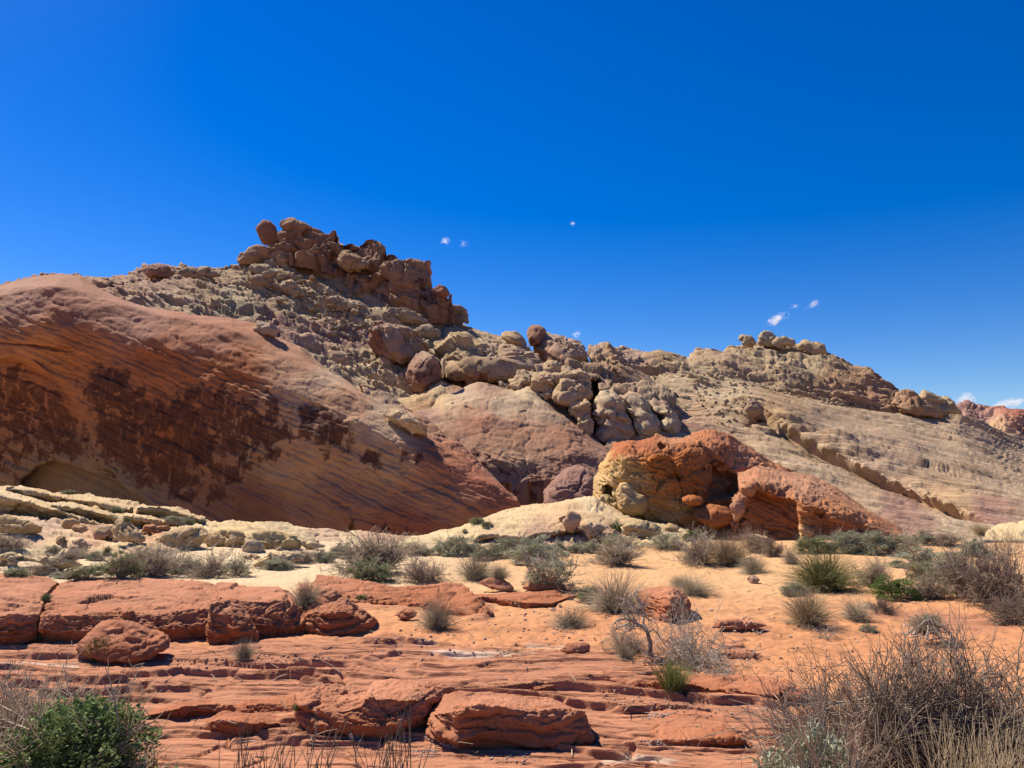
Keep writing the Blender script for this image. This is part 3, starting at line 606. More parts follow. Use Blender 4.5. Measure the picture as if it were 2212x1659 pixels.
o = inflate('rock_dome', 10, [(415, 290), (480, 240), (560, 215), (620, 200), (720, 175), (800, 172), (860, 210), (900, 245), (980, 265), (1060, 300), (1110, 380), (1165, 450), (1120, 520), (1000, 570), (940, 600), (845, 590), (640, 600), (470, 560), (430, 400)], M_hill,
        [(560, 250, (.54, .42, .28)), (700, 300, (.52, .39, .25)), (500, 330, (.50, .40, .27)), (640, 440, (.46, .30, .17)), (640, 540, (.33, .17, .11)), (950, 420, (.46, .31, .2)), (900, 520, (.45, .3, .19))], d=89, thick=13, sc=1.9, A=dict(str=.2, ledge=.5, big=.25, crack=.2, chip=.5), cat='rock dome', label='layered tan dome with a square shadowed hollow in its front', seed=8, lean=.55, step=1.7)
inflate('boulder', 10, [(872, 235), (885, 190), (930, 162), (980, 180), (1040, 240), (1080, 300), (1000, 300), (900, 260)], M_hill, [(920, 200, (.5, .38, .26)), (1000, 250, (.45, .3, .2))], d=96, thick=8, label='small peaked boulder on top of the layered tan dome', seed=9)
inflate('rock_dome', 10, [(150, 540), (200, 430), (260, 370), (340, 330), (420, 310), (440, 400), (440, 520), (380, 570), (300, 600), (220, 625), (170, 600)], M_hill, [(250, 400, (.42, .26, .18)), (300, 480, (.37, .19, .125)), (400, 330, (.46, .31, .21))], bury=.3, e=.65, d=87, thick=9, sc=1.6, A=dict(str=.1), stain=[([(240, 460), (400, 440), (400, 560), (250, 570)], .5, 20)], cat='rock dome', label='purplish-red rounded rock attached left of the layered tan dome', seed=10)
inflate('boulder', 10, [(420, 385), (470, 385), (470, 430), (460, 520), (440, 535), (445, 440)], M_hill, [(450, 450, (.62, .50, .38))], d=82.5, thick=1.6, label='thin pale pillar of rock standing before the square hollow', seed=11, cat='rock pillar')
inflate('rock_block', 1, [(1590, 560), (1610, 520), (1680, 515), (1750, 540), (1800, 560), (1850, 620), (1790, 690), (1720, 690), (1640, 665), (1600, 600)], M_hill, [(1610, 590, (.36, .17, .12)), (1720, 560, (.46, .31, .21)), (1780, 640, (.43, .28, .19))], d=93.5, thick=9, bury=.3, e=.6, sc=1.8, A=dict(crack=.2, chip=.6, big=.2), cat='rock outcrop', label='dark red split block on the hillside below the rubble slope', seed=12)

# knobbly pale tower and the row of pinnacles
kn = [((1090, 490, 1260, 640), 80, 'left knobbly yellow-tan shoulder of the rough tower'), ((1195, 410, 1300, 520), 82, 'slim stack of knobs crowning the rough tan tower'), ((1250, 455, 1510, 600), 80, 'rounded orange-tan cap of the rough tower'), ((1265, 530, 1515, 730), 78, 'knobbly middle section of the rough tower beside the black crack'),
      ((1360, 680, 1530, 830), 76, 'rounded tan knob low on the rough tower'), ((1410, 780, 1560, 930), 75, 'crumbly foot of the rough tower left of the black crack'), ((950, 520, 1110, 640), 82, 'small eroded tan knob left of the rough tower'), ((1150, 580, 1290, 700), 79, 'pale rounded knob between the shaded dome and the rough tower')]
tower = bpy.data.objects.new('rock_tower', None); COL.objects.link(tower); tower.location = Vector([float(q) for q in unproj(1235, 935, 78)])
tag(tower, 'rough tower of yellow-tan knobs left of the black crack', 'rock tower')
for i, (b, d, lb) in enumerate(kn):
    inflate('knob', 10, superell(*b, seed=20 + i), M_cliff, [(b[0], b[1], (.56, .40, .23)), (b[2], b[3], (.50, .33, .20))], d=d, thick=(b[2] - b[0]) * .2976 * d / FPX * 1.0, sc=1.3, A=dict(big=.35, ledge=.45, crack=.2, str=.16, pit=.4, chip=.28), parent=tower, e=.62, bury=.25, seed=20 + i)
pins = [([(1570, 960), (1560, 800), (1555, 640), (1570, 570), (1620, 558), (1690, 590), (1740, 680), (1800, 800), (1860, 900), (1850, 960), (1700, 1020), (1620, 1010)], 76, 'tall tan pinnacle right of the black crack'),
        ([(1730, 640), (1770, 605), (1830, 620), (1910, 680), (1990, 790), (2050, 880), (2060, 960), (1880, 960), (1800, 800)], 77, 'second tan pinnacle right of the black crack'),
        ([(1920, 680), (1970, 660), (2060, 700), (2150, 800), (2190, 870), (2160, 940), (2060, 940), (2000, 800)], 79, 'third and lowest tan pinnacle right of the black crack')]
for i, (ol, d, lb) in enumerate(pins):
    inflate('rock_pinnacle', 10, ol, M_cliff, [(ol[1][0] + 60, ol[3][1] + 60, (.56, .43, .28)), (ol[0][0] + 100, ol[0][1] - 40, (.47, .31, .21))], d=d, thick=8, sc=1.5, A=dict(big=.3, str=.24, ledge=.6, crack=.3, pit=.3, chip=.22), cat='rock pinnacle', label=lb, group='row of tan pinnacles', seed=30 + i, lean=.6, e=.6, facet=.7)

loft('hill', 10, [[(860, 1100, 82), (1500, 1100, 80), (2300, 1100, 80)], [(860, 600, 86), (1300, 560, 84.5), (1700, 640, 84), (2300, 800, 83)], [(860, 520, 92), (1000, 440, 93), (1300, 420, 93), (1700, 480, 92), (2300, 680, 90)]], M_hill, [(1500, 600, (.40, .27, .17)), (900, 600, (.46, .33, .22)), (2100, 800, (.44, .32, .21))], sc=2.0, kind='structure', seed=14, thick=5, A=dict(big=.4, ledge=.45, crack=.2, str=.2, chip=.7), dents=[([(1508, 540), (1585, 540), (1590, 980), (1525, 980)], 7, 6)])

# right-hand ridge and the long slabs
loft('hill', 2, [[(420, 640, 100), (700, 620, 98), (900, 560, 98), (1200, 600, 98), (1400, 640, 98), (1730, 640, 98)], [(430, 420, 108), (700, 470, 106), (900, 430, 105), (1200, 500, 103), (1400, 535, 102), (1560, 555, 101), (1720, 565, 101)],
     [(430, 310, 116), (640, 330, 115), (760, 370, 113), (950, 340, 113), (1200, 420, 109), (1400, 440, 107), (1560, 470, 105), (1720, 530, 103)],
     [(420, 300, 124), (490, 291), (560, 311), (600, 318), (635, 301), (700, 318), (760, 343), (800, 306), (850, 298), (905, 310), (960, 292), (1050, 276, 124), (1240, 280), (1300, 300), (1370, 325), (1400, 342), (1470, 371), (1530, 386), (1600, 428), (1680, 470), (1715, 520, 106)]],
     M_slope, [(500, 320, (.46, .32, .23)), (650, 330, (.46, .35, .25)), (850, 330, (.48, .34, .22)), (1050, 330, (.50, .38, .23)), (1300, 360, (.46, .35, .22)), (1400, 440, (.46, .29, .17)), (1600, 480, (.43, .26, .16)), (1000, 380, (.45, .31, .2)), (800, 420, (.50, .42, .32)), (600, 400, (.47, .34, .26))],
     sc=2.4, bed=(.36, .22, .9), A=dict(big=.35, str=.3, ledge=.6, crack=.08, fine=.04, warp=.06, chip=.26), thick=20, kind='structure', seed=13, stain=[([(1330, 420), (1480, 430), (1480, 520), (1350, 500)], .18, 20)])
loft('slope', 2, [[(560, 720, 74), (800, 700, 76), (1020, 640, 77), (1070, 590, 80), (1150, 655, 75.4), (1300, 755, 70.6), (1500, 850, 64.6), (1700, 935, 58.8), (1900, 1020, 52.4), (2010, 1062, 48.6), (2100, 1090, 45), (2330, 1100, 45)],
     [(560, 640, 80), (800, 600, 81), (1000, 545, 80), (1072, 540, 79), (1170, 615, 73.8), (1310, 700, 69.2), (1500, 795, 63), (1700, 885, 57.4), (1900, 970, 51.2), (2010, 1010, 48), (2120, 1040, 46.5), (2330, 1050, 46.5)],
     [(560, 600, 84), (800, 560, 85), (1000, 515, 83), (1075, 522, 81), (1185, 565, 76.5), (1330, 640, 72.5), (1500, 725, 67), (1700, 815, 61.5), (1900, 895, 56), (2010, 930, 53.5), (2120, 960, 52), (2330, 980, 52)],
     [(570, 520, 92), (800, 500, 92), (1000, 500, 89), (1080, 520, 85), (1220, 570, 81), (1400, 640, 77), (1600, 710, 72), (1800, 790, 67), (2000, 860, 62), (2120, 900, 60), (2330, 940, 60)],
     [(580, 430, 104), (700, 400, 106), (800, 392, 108), (950, 425, 108), (1200, 490, 106), (1400, 540, 104), (1560, 556, 103), (1700, 566, 102), (1850, 598, 102), (1930, 588, 104), (2050, 632), (2100, 650, 106), (2212, 690, 108), (2330, 730, 108)]],
     M_slope, [(700, 450, (0.520, 0.424, 0.340)), (900, 480, (0.520, 0.435, 0.352)), (800, 600, (0.469, 0.352, 0.283)), (1150, 560, (0.490, 0.362, 0.261)), (1300, 680, (0.479, 0.342, 0.226)), (1500, 600, (0.458, 0.362, 0.295)), (1700, 640, (0.469, 0.373, 0.306)), (1900, 700, (0.479, 0.383, 0.317)), (1600, 800, (0.479, 0.342, 0.239)), (1900, 960, (0.499, 0.373, 0.272)), (2100, 850, (0.469, 0.362, 0.295)), (2050, 1030, (0.395, 0.259, 0.250)), (2200, 900, (0.479, 0.383, 0.306)), (2100, 700, (0.499, 0.393, 0.317))],
     sc=2.6, A=dict(big=.22, str=.34, ledge=.5, crack=.06, fine=.035, warp=.05), rows=2.0, botfade=.08, bed=(0.437, 0.227, 0.660), thick=12, kind='structure', seed=15, skirt=.3)
loft('slope', 2, [[(300, 1000, 62), (700, 1150, 56), (1200, 1180, 46), (1600, 1150, 40), (1800, 1120, 40), (2330, 1160, 42)], [(380, 780, 70), (700, 800, 67), (1000, 850, 62), (1300, 960, 53), (1600, 1060, 45), (1800, 1085, 43), (2330, 1130, 43)],
     [(430, 660, 78), (650, 650, 79), (900, 660, 77), (1100, 720, 71), (1300, 830, 63), (1500, 920, 56.5), (1700, 1000, 50.5), (1900, 1060, 46), (2330, 1115, 45)],
     [(450, 560, 88), (700, 560, 90), (900, 560, 87), (1060, 575, 83), (1150, 646, 78.5), (1300, 743, 73.5), (1500, 840, 67), (1700, 926, 61), (1900, 1011, 54), (2010, 1054, 49.8), (2330, 1100, 48)]],
     M_slope, [(700, 600, (0.437, 0.290, 0.239)), (750, 650, PURP), (900, 700, (0.479, 0.383, 0.306)), (1100, 750, (0.499, 0.393, 0.317)), (1300, 850, (0.520, 0.414, 0.340)), (1500, 950, (0.490, 0.383, 0.317)), (1650, 1000, (0.354, 0.227, 0.215)), (1750, 1060, (0.385, 0.259, 0.239)), (1900, 1060, (0.520, 0.424, 0.352)), (1450, 1000, (0.469, 0.342, 0.272)), (600, 700, (0.469, 0.320, 0.250))],
     sc=2.3, A=dict(big=.2, str=.36, ledge=.46, crack=.05, fine=.035, warp=.05), rows=1.9, bed=(0.437, 0.227, 0.660), thick=8, kind='structure', seed=16, skirt=5)

# domes along the right skyline
sk = [([(980, 262), (982, 240), (1010, 236), (1045, 252), (1052, 272), (1030, 290), (995, 288)], 121, 'small square knob left of the right summit dome'), ([(1048, 275), (1060, 240), (1085, 220), (1110, 222), (1138, 245), (1160, 262), (1140, 290), (1070, 290)], 121, 'rounded pale dome topping the right-hand summit'),
      ([(1130, 275), (1160, 252), (1215, 258), (1228, 272), (1180, 290)], 120, 'flat pale ledge right of the right summit dome'), ([(1232, 285), (1260, 272), (1320, 280), (1362, 300), (1366, 325), (1310, 318), (1250, 310)], 117, 'low rounded slab stepping down right of the right summit'),
      ([(1655, 540), (1660, 490), (1690, 468), (1740, 490), (1800, 530), (1850, 570), (1875, 600), (1780, 580), (1690, 565)], 99, 'brown rounded dome at the right end of the skyline ridge'), ([(1755, 500), (1775, 478), (1830, 492), (1890, 520), (1925, 560), (1930, 612), (1870, 600), (1790, 560)], 104, 'yellow-tan smooth dome last on the right end of the ridge'),
      ([(1012, 560), (1018, 525), (1050, 515), (1072, 530), (1075, 580), (1040, 592)], 76, 'rounded boulder-like snout at the upper end of the long slab'), ([(560, 350), (580, 345), (615, 370), (605, 388), (570, 385)], 104, 'small round boulder perched in the notch of the ridge')]
for i, (ol, d, lb) in enumerate(sk):
    c = [(.47, .36, .22), (.54, .42, .26), (.5, .38, .25), (.52, .40, .27), (.44, .27, .16), (.54, .40, .23), (.45, .31, .21), (.46, .34, .24)][i]
    inflate('rock_dome', 2, ol, M_hill, [(ol[0][0], ol[0][1], c)], d=d, sc=1.6, A=dict(str=.14, ledge=.3, crack=.1, big=.25, chip=.35), cat='rock dome', label=lb, seed=40 + i, lean=.5, bury=.35 if i in (4, 5) else .1)

# orange rock with the yellow end
orange = loft('orange_rock', 2, [[(352, 1000, 34), (450, 1040, 33.5), (600, 1090, 33), (800, 1120, 32.5), (1000, 1140, 32), (1100, 1140, 32)], [(350, 925, 34.3), (400, 965, 33.6), (500, 980, 33), (650, 1000, 32.6), (800, 1010, 32.6), (960, 1020, 33), (1110, 1020, 33.5)],
     [(355, 860, 34.5), (450, 860, 33), (600, 860, 32.4), (750, 860, 32.6), (900, 870, 33.6), (1020, 880, 34.5), (1150, 900, 35)], [(385, 790, 34.8), (480, 770, 33.2), (600, 760, 32.8), (740, 750, 33.4), (860, 760, 34.6), (1000, 790, 36), (1200, 850, 37)],
     [(425, 735, 35.2), (500, 715, 34), (620, 705, 34.2), (760, 700, 35), (900, 700, 36.5), (1050, 750, 38), (1210, 835, 38)], [(440, 706, 36.5), (480, 692), (520, 688, 36), (560, 691), (620, 669), (700, 680), (735, 684), (780, 666), (830, 656), (880, 651), (950, 671), (990, 702, 39), (1040, 735), (1100, 778), (1160, 805), (1215, 830, 39)]],
     M_mid, [(480, 720, REDR), (580, 700, (.46, .16, .07)), (700, 690, (.52, .24, .12)), (880, 670, (.54, .22, .11)), (420, 790, YEL), (370, 880, (.64, .44, .21)), (440, 860, (.62, .39, .16)), (480, 900, (.62, .41, .18)), (530, 960, (.60, .36, .14)), (600, 800, (.52, .165, .035)), (700, 800, (.53, .17, .04)), (640, 930, (.54, .22, .06)), (780, 880, (.52, .17, .045)), (900, 800, (.52, .18, .055)), (700, 740, (.5, .16, .045)), (1000, 760, (.52, .24, .13)), (560, 860, (.54, .28, .09)), (700, 980, (.52, .33, .15)), (850, 960, (.44, .18, .07)), (460, 960, (.62, .46, .23))],  # front face tinted deeper orange for the reflected glow in its shade
     sc=.62, bed=(.18, -.3, .93), A=dict(big=.38, str=.17, ledge=.3, crack=.10, pit=.14, fine=.05, chip=.22), thick=7, drop=6, seed=17, endr=(1.6, .16), skirt=1.5, step=1.8,
     dents=[([(840, 960), (835, 880), (880, 790), (960, 830), (1010, 900), (990, 940), (900, 950)], .8, 14), ([(400, 940), (385, 890), (420, 880), (445, 900), (440, 955)], 1.0, 8), ([(640, 712), (665, 708), (675, 726), (650, 735)], .6, 5), ([(710, 840), (728, 842), (728, 872), (712, 870)], .5, 5), ([(820, 800), (838, 812), (826, 830)], .6, 5), ([(600, 930), (640, 850), (700, 850), (640, 900), (620, 960)], .35, 10), ([(730, 950), (790, 900), (830, 960), (800, 1000)], .5, 10)],
     label='big orange rock with a red crown and a yellow overhanging left end', cat='rock formation')
layered = loft('layered_rock', 2, [[(930, 1140, 31), (1050, 1150, 30.2), (1240, 1165, 29.3), (1400, 1150, 28.8), (1700, 1120, 29)], [(945, 1030, 31.3), (1060, 1060, 30.4), (1240, 1080, 29.4), (1420, 1070, 29.1), (1690, 1098, 29.4)],
     [(950, 975, 31.5), (1010, 960, 30.9), (1120, 970, 30.5), (1250, 960, 29.8), (1450, 1000, 30), (1690, 1085, 30.5)], [(975, 890, 32), (1050, 870, 31.4), (1150, 880, 31.5), (1280, 890, 32), (1450, 960, 32), (1680, 1075, 31.5)],
     [(975, 838, 34), (1010, 828), (1060, 806, 34.5), (1120, 808), (1200, 828, 36), (1300, 850, 37), (1400, 897, 37), (1500, 968, 36), (1600, 1045, 34), (1680, 1078, 32.5)]],
     M_mid, [(1020, 850, (.54, .26, .14)), (1150, 840, (.55, .28, .16)), (1300, 900, (.55, .29, .17)), (1450, 980, (.54, .26, .13)), (1120, 960, (.42, .14, .05)), (1200, 1050, (.44, .15, .055)), (1300, 1000, (.50, .20, .08)), (1400, 1060, (.46, .16, .06)), (970, 990, (.54, .27, .15)), (1260, 1110, (.56, .36, .18)), (1600, 1070, (.46, .2, .1))],
     sc=.55, bed=(.25, -.32, .9), A=dict(big=.24, str=.2, ledge=.38, crack=.08, fine=.05, chip=.15), thick=6, seed=18, skirt=1.5, step=1.8,
     dents=[([(965, 1060), (1000, 940), (1060, 885), (1120, 930), (1240, 960), (1250, 1060), (1245, 1140), (960, 1160)], .7, 10), ([(1290, 1110), (1270, 1020), (1300, 985), (1420, 1040), (1640, 1085), (1640, 1130), (1290, 1140)], .28, 12)],
     label='layered orange lobe with a triangular shadowed recess right of the yellow-ended rock', cat='rock formation')
inflate('knuckle', 11, [(985, 545), (1010, 510), (1060, 498), (1085, 515), (1080, 560), (1050, 610), (1010, 640), (1000, 590)], M_mid, [(1030, 530, (.54, .27, .16))], d=30.2, parent=layered, seed=51, A=dict(big=.3))
inflate('knob', 11, [(270, 420), (285, 385), (325, 375), (350, 400), (400, 450), (470, 480), (480, 540), (440, 590), (360, 590), (300, 560), (280, 500)], M_mid, [(320, 420, (.64, .43, .22)), (400, 530, (.60, .38, .15))], d=32.0, thick=2.0, parent=orange, seed=52, A=dict(big=.4, str=.2, ledge=.3))
inflate('knob', 11, [(170, 520), (185, 475), (225, 465), (270, 490), (275, 530), (220, 545)], M_mid, [(220, 500, (.62, .48, .27))], d=33.6, parent=orange, seed=53)
inflate('knob', 11, [(755, 590), (790, 545), (860, 530), (950, 550), (1000, 600), (980, 650), (880, 680), (780, 650)], M_mid, [(850, 580, (.44, .17, .065)), (950, 620, (.40, .15, .06))], d=31.2, thick=1.6, parent=orange, seed=54)
inflate('knob', 11, [(690, 490), (720, 470), (800, 475), (830, 500), (800, 545), (740, 540), (700, 520)], M_mid, [(760, 500, (.5, .18, .06))], d=31.6, thick=1.0, parent=orange, seed=55)

# cream slabs in front of the cliff
loft('rock_slab', 3, [[(-120, 760, 16.5), (400, 740, 17), (900, 720, 19), (1250, 700, 21), (1700, 640, 24), (2000, 590, 26), (2700, 560, 28)],
     [(-120, 560, 20), (250, 600, 20), (600, 560, 22), (1000, 520, 24), (1500, 520, 25.5), (1900, 530, 26.5), (2250, 500, 28), (2700, 500, 29)],
     [(-120, 420, 24.5), (300, 430, 25), (600, 460, 25.5), (950, 490, 26), (1300, 490, 26.5), (1600, 470, 27.5), (2000, 485, 28.5), (2300, 460, 30), (2700, 470, 31)],
     [(-120, 270, 28), (200, 300, 28.5), (480, 350, 29), (700, 390, 29), (950, 420, 29), (1200, 400, 29), (1600, 400, 29.5), (2000, 430, 31), (2300, 430, 32), (2700, 450, 33)],
     [(-120, 180, 32), (200, 215, 32.5), (500, 270, 33), (800, 315, 33), (1050, 340, 33), (1300, 350, 32), (1600, 370, 31.5), (2000, 395, 33), (2300, 415, 34), (2700, 440, 35)],
     [(-120, 96, 40), (0, 98), (100, 101), (230, 116, 40), (330, 136), (400, 152), (470, 163), (530, 166), (560, 160), (640, 172), (700, 182, 39), (780, 200), (860, 226), (950, 232), (1080, 240), (1180, 262), (1280, 291, 37), (1370, 320), (1430, 331), (1500, 327), (1560, 336), (1640, 346), (1720, 347), (1800, 351), (1950, 368, 36), (2100, 384), (2212, 402), (2400, 420, 37), (2520, 432), (2700, 452, 37)]],
     M_cream, [(200, 150, (.62, .52, .37)), (600, 220, (.62, .51, .35)), (200, 260, (.58, .42, .24)), (1000, 280, (.62, .50, .34)), (300, 350, (.60, .42, .30)), (600, 380, (.58, .36, .22)), (400, 420, (.66, .52, .38)), (800, 350, (.62, .48, .32)), (1200, 420, (.62, .48, .30)), (1500, 380, (.64, .52, .35)), (1800, 450, (.58, .46, .28)), (2100, 420, (.60, .42, .28)), (200, 600, (.62, .54, .43)), (700, 550, (.64, .53, .38)), (1800, 560, (.66, .57, .43)), (2400, 440, (.58, .36, .24)), (1000, 380, (.55, .3, .17)), (2300, 470, (.64, .55, .41))],
     sc=.85, bed=(.22, -.62, .75), A=dict(big=.42, str=.22, ledge=.5, crack=.25, block=.28, bf=.7, fine=.05, lam=.5, lamdir=(-.45, 1.)), thick=5, seed=21, skirt=1.5, step=1.8,
     dents=[([(-120, 160), (120, 175), (350, 240), (620, 345), (600, 370), (300, 330), (-120, 280)], .9, 5), ([(330, 225), (500, 240), (760, 295), (740, 320), (480, 280)], .8, 5), ([(860, 300), (1100, 330), (1200, 350), (1100, 365), (900, 330)], .7, 4), ([(560, 410), (720, 440), (940, 400), (1000, 420), (980, 470), (700, 480)], .6, 6), ([(250, 570), (440, 580), (500, 625), (380, 645), (270, 610)], 1.0, 8), ([(0, 590), (90, 600), (80, 650), (0, 640)], .9, 6)],
     label='long cream-coloured slab sloping down in broken layers below the stained cliff', cat='rock slab')
for cu, lb, sd_ in [([[(-60, 310, 29.8), (150, 335), (300, 350), (480, 390), (650, 405, 29.8)], [(-60, 250, 29.9), (140, 270), (300, 300), (480, 350), (645, 385, 29.9)], [(-60, 168, 29.2), (120, 196), (200, 215), (300, 250), (390, 268), (480, 302), (560, 330), (640, 368, 29.2)], [(-60, 132, 33), (200, 168), (450, 240), (665, 335, 33)]], 'upper cream layer at the left edge with a golden shaded face', 1),
                  ([[(330, 268, 30.6), (500, 300), (700, 328), (785, 335, 30.6)], [(325, 230, 30.2), (420, 235), (480, 247), (560, 262), (650, 288), (790, 320, 30.2)], [(340, 205, 33.5), (480, 214), (640, 252), (805, 300, 33.5)]], 'thin cream layer with a dark gap below it, in the middle of the slab', 2),
                  ([[(785, 338, 30.6), (950, 362), (1210, 392, 30.6)], [(790, 300, 30.2), (880, 302), (960, 318), (1050, 338), (1130, 350), (1225, 370, 30.2)], [(805, 280, 33.5), (950, 288), (1100, 318), (1245, 358, 33.5)]], 'thin cream layer stepping down toward the golden outcrops', 3),
                  ([[(878, 285, 33), (1000, 292), (1180, 318), (1310, 340, 33)], [(882, 246, 32.7), (960, 248), (1080, 264), (1085, 274), (1180, 285), (1315, 325, 32.7)], [(890, 227, 37), (1000, 233), (1100, 242), (1180, 260), (1325, 306, 37)]], 'squared cream block on the crest of the slab before the dark cliff foot', 4),
                  ([[(380, 345, 29.3), (560, 398), (760, 430), (800, 440, 29.2)], [(385, 318, 29), (520, 352), (640, 380), (700, 398), (805, 425, 29)], [(400, 300, 31), (560, 335), (680, 362), (815, 405, 31)]], 'long pinkish cream plate above the squared block and stacked plates', 5),
                  ([[(30, 135, 36), (250, 185), (500, 225), (840, 275, 35)], [(30, 118, 35.8), (160, 128), (300, 160), (440, 186), (600, 205), (845, 258, 34.8)], [(40, 103, 39), (240, 120), (420, 158), (620, 176), (850, 228, 38)]], 'uppermost thin cream layer along the crest left of the squared block', 6)]:
    loft('rock_layer', 3, cu, M_cream, [(cu[0][1][0], cu[0][1][1], (.56, .37, .19)), (cu[-1][1][0], cu[-1][1][1], (.62, .50, .33)), (cu[-2][1][0], cu[-2][1][1], (.60, .46, .28))], sc=.5, bed=(.22, -.42, .88), A=dict(big=.25, str=.18, ledge=.35, crack=.12, fine=.05, chip=.3, lam=.25, lamdir=(-.45, 1.)), thick=1.2, skirt=.3, step=1.7, rows=1.6, ten=.15, label=lb, cat='rock layer', seed=170 + sd_)
loft('rock_slab', 4, [[(320, 400, 26.5), (640, 400, 25.5), (1000, 400, 25), (1500, 400, 25), (2000, 380, 25.5), (2260, 360, 26)], [(330, 335, 27.5), (480, 340, 27), (650, 320, 26.6), (840, 310, 26.3), (1100, 310, 26), (1450, 310, 26), (1900, 300, 26.3), (2260, 300, 26.8)],
     [(345, 318, 28), (480, 300, 28), (700, 270, 27.6), (900, 240, 27.6), (1150, 230, 27.4), (1450, 220, 27.4), (1800, 240, 27.4), (2240, 270, 27.8)], [(370, 300, 29), (500, 270, 29.5), (700, 230, 29.2), (900, 170, 29.5), (1150, 130, 29.6), (1450, 110, 29.6), (1800, 160, 29.4), (2230, 240, 29.6)],
     [(400, 285, 31), (450, 268), (500, 262), (560, 264), (600, 245), (640, 230), (700, 226), (760, 221), (800, 200), (830, 190, 32), (900, 158), (960, 131), (1040, 102), (1100, 86), (1180, 70), (1250, 61), (1330, 52), (1400, 41), (1480, 24), (1550, 15), (1640, 10, 33), (1700, 60), (1800, 115), (1900, 142), (2080, 190), (2220, 232, 32)]],
     M_cream, [(500, 290, (.62, .53, .38)), (800, 220, (.64, .53, .37)), (1100, 110, (.66, .54, .38)), (1400, 80, (.64, .47, .33)), (1100, 200, (.62, .51, .36)), (1000, 270, (.58, .40, .24)), (1300, 250, (.46, .30, .2)), (1600, 60, (.68, .57, .42)), (1500, 140, (.62, .45, .32)), (1900, 220, (.60, .48, .31)), (1700, 260, (.44, .28, .18)), (2100, 220, (.6, .46, .26))],
     sc=.7, bed=(-.30, -.5, .8), A=dict(big=.28, str=.17, ledge=.24, crack=.12, fine=.04, lam=.3, lamdir=(.4, 1.)), thick=4, seed=23, skirt=1.5, step=1.8,
     dents=[([(830, 290), (1000, 262), (1200, 270), (1400, 225), (1540, 230), (1620, 280), (1680, 275), (1700, 330), (830, 340)], .8, 8), ([(900, 165), (1100, 98), (1300, 62), (1310, 70), (1100, 110), (910, 175)], .3, 4)],
     label='smooth cream dome of slickrock under the yellow end of the orange rock', cat='rock slab')
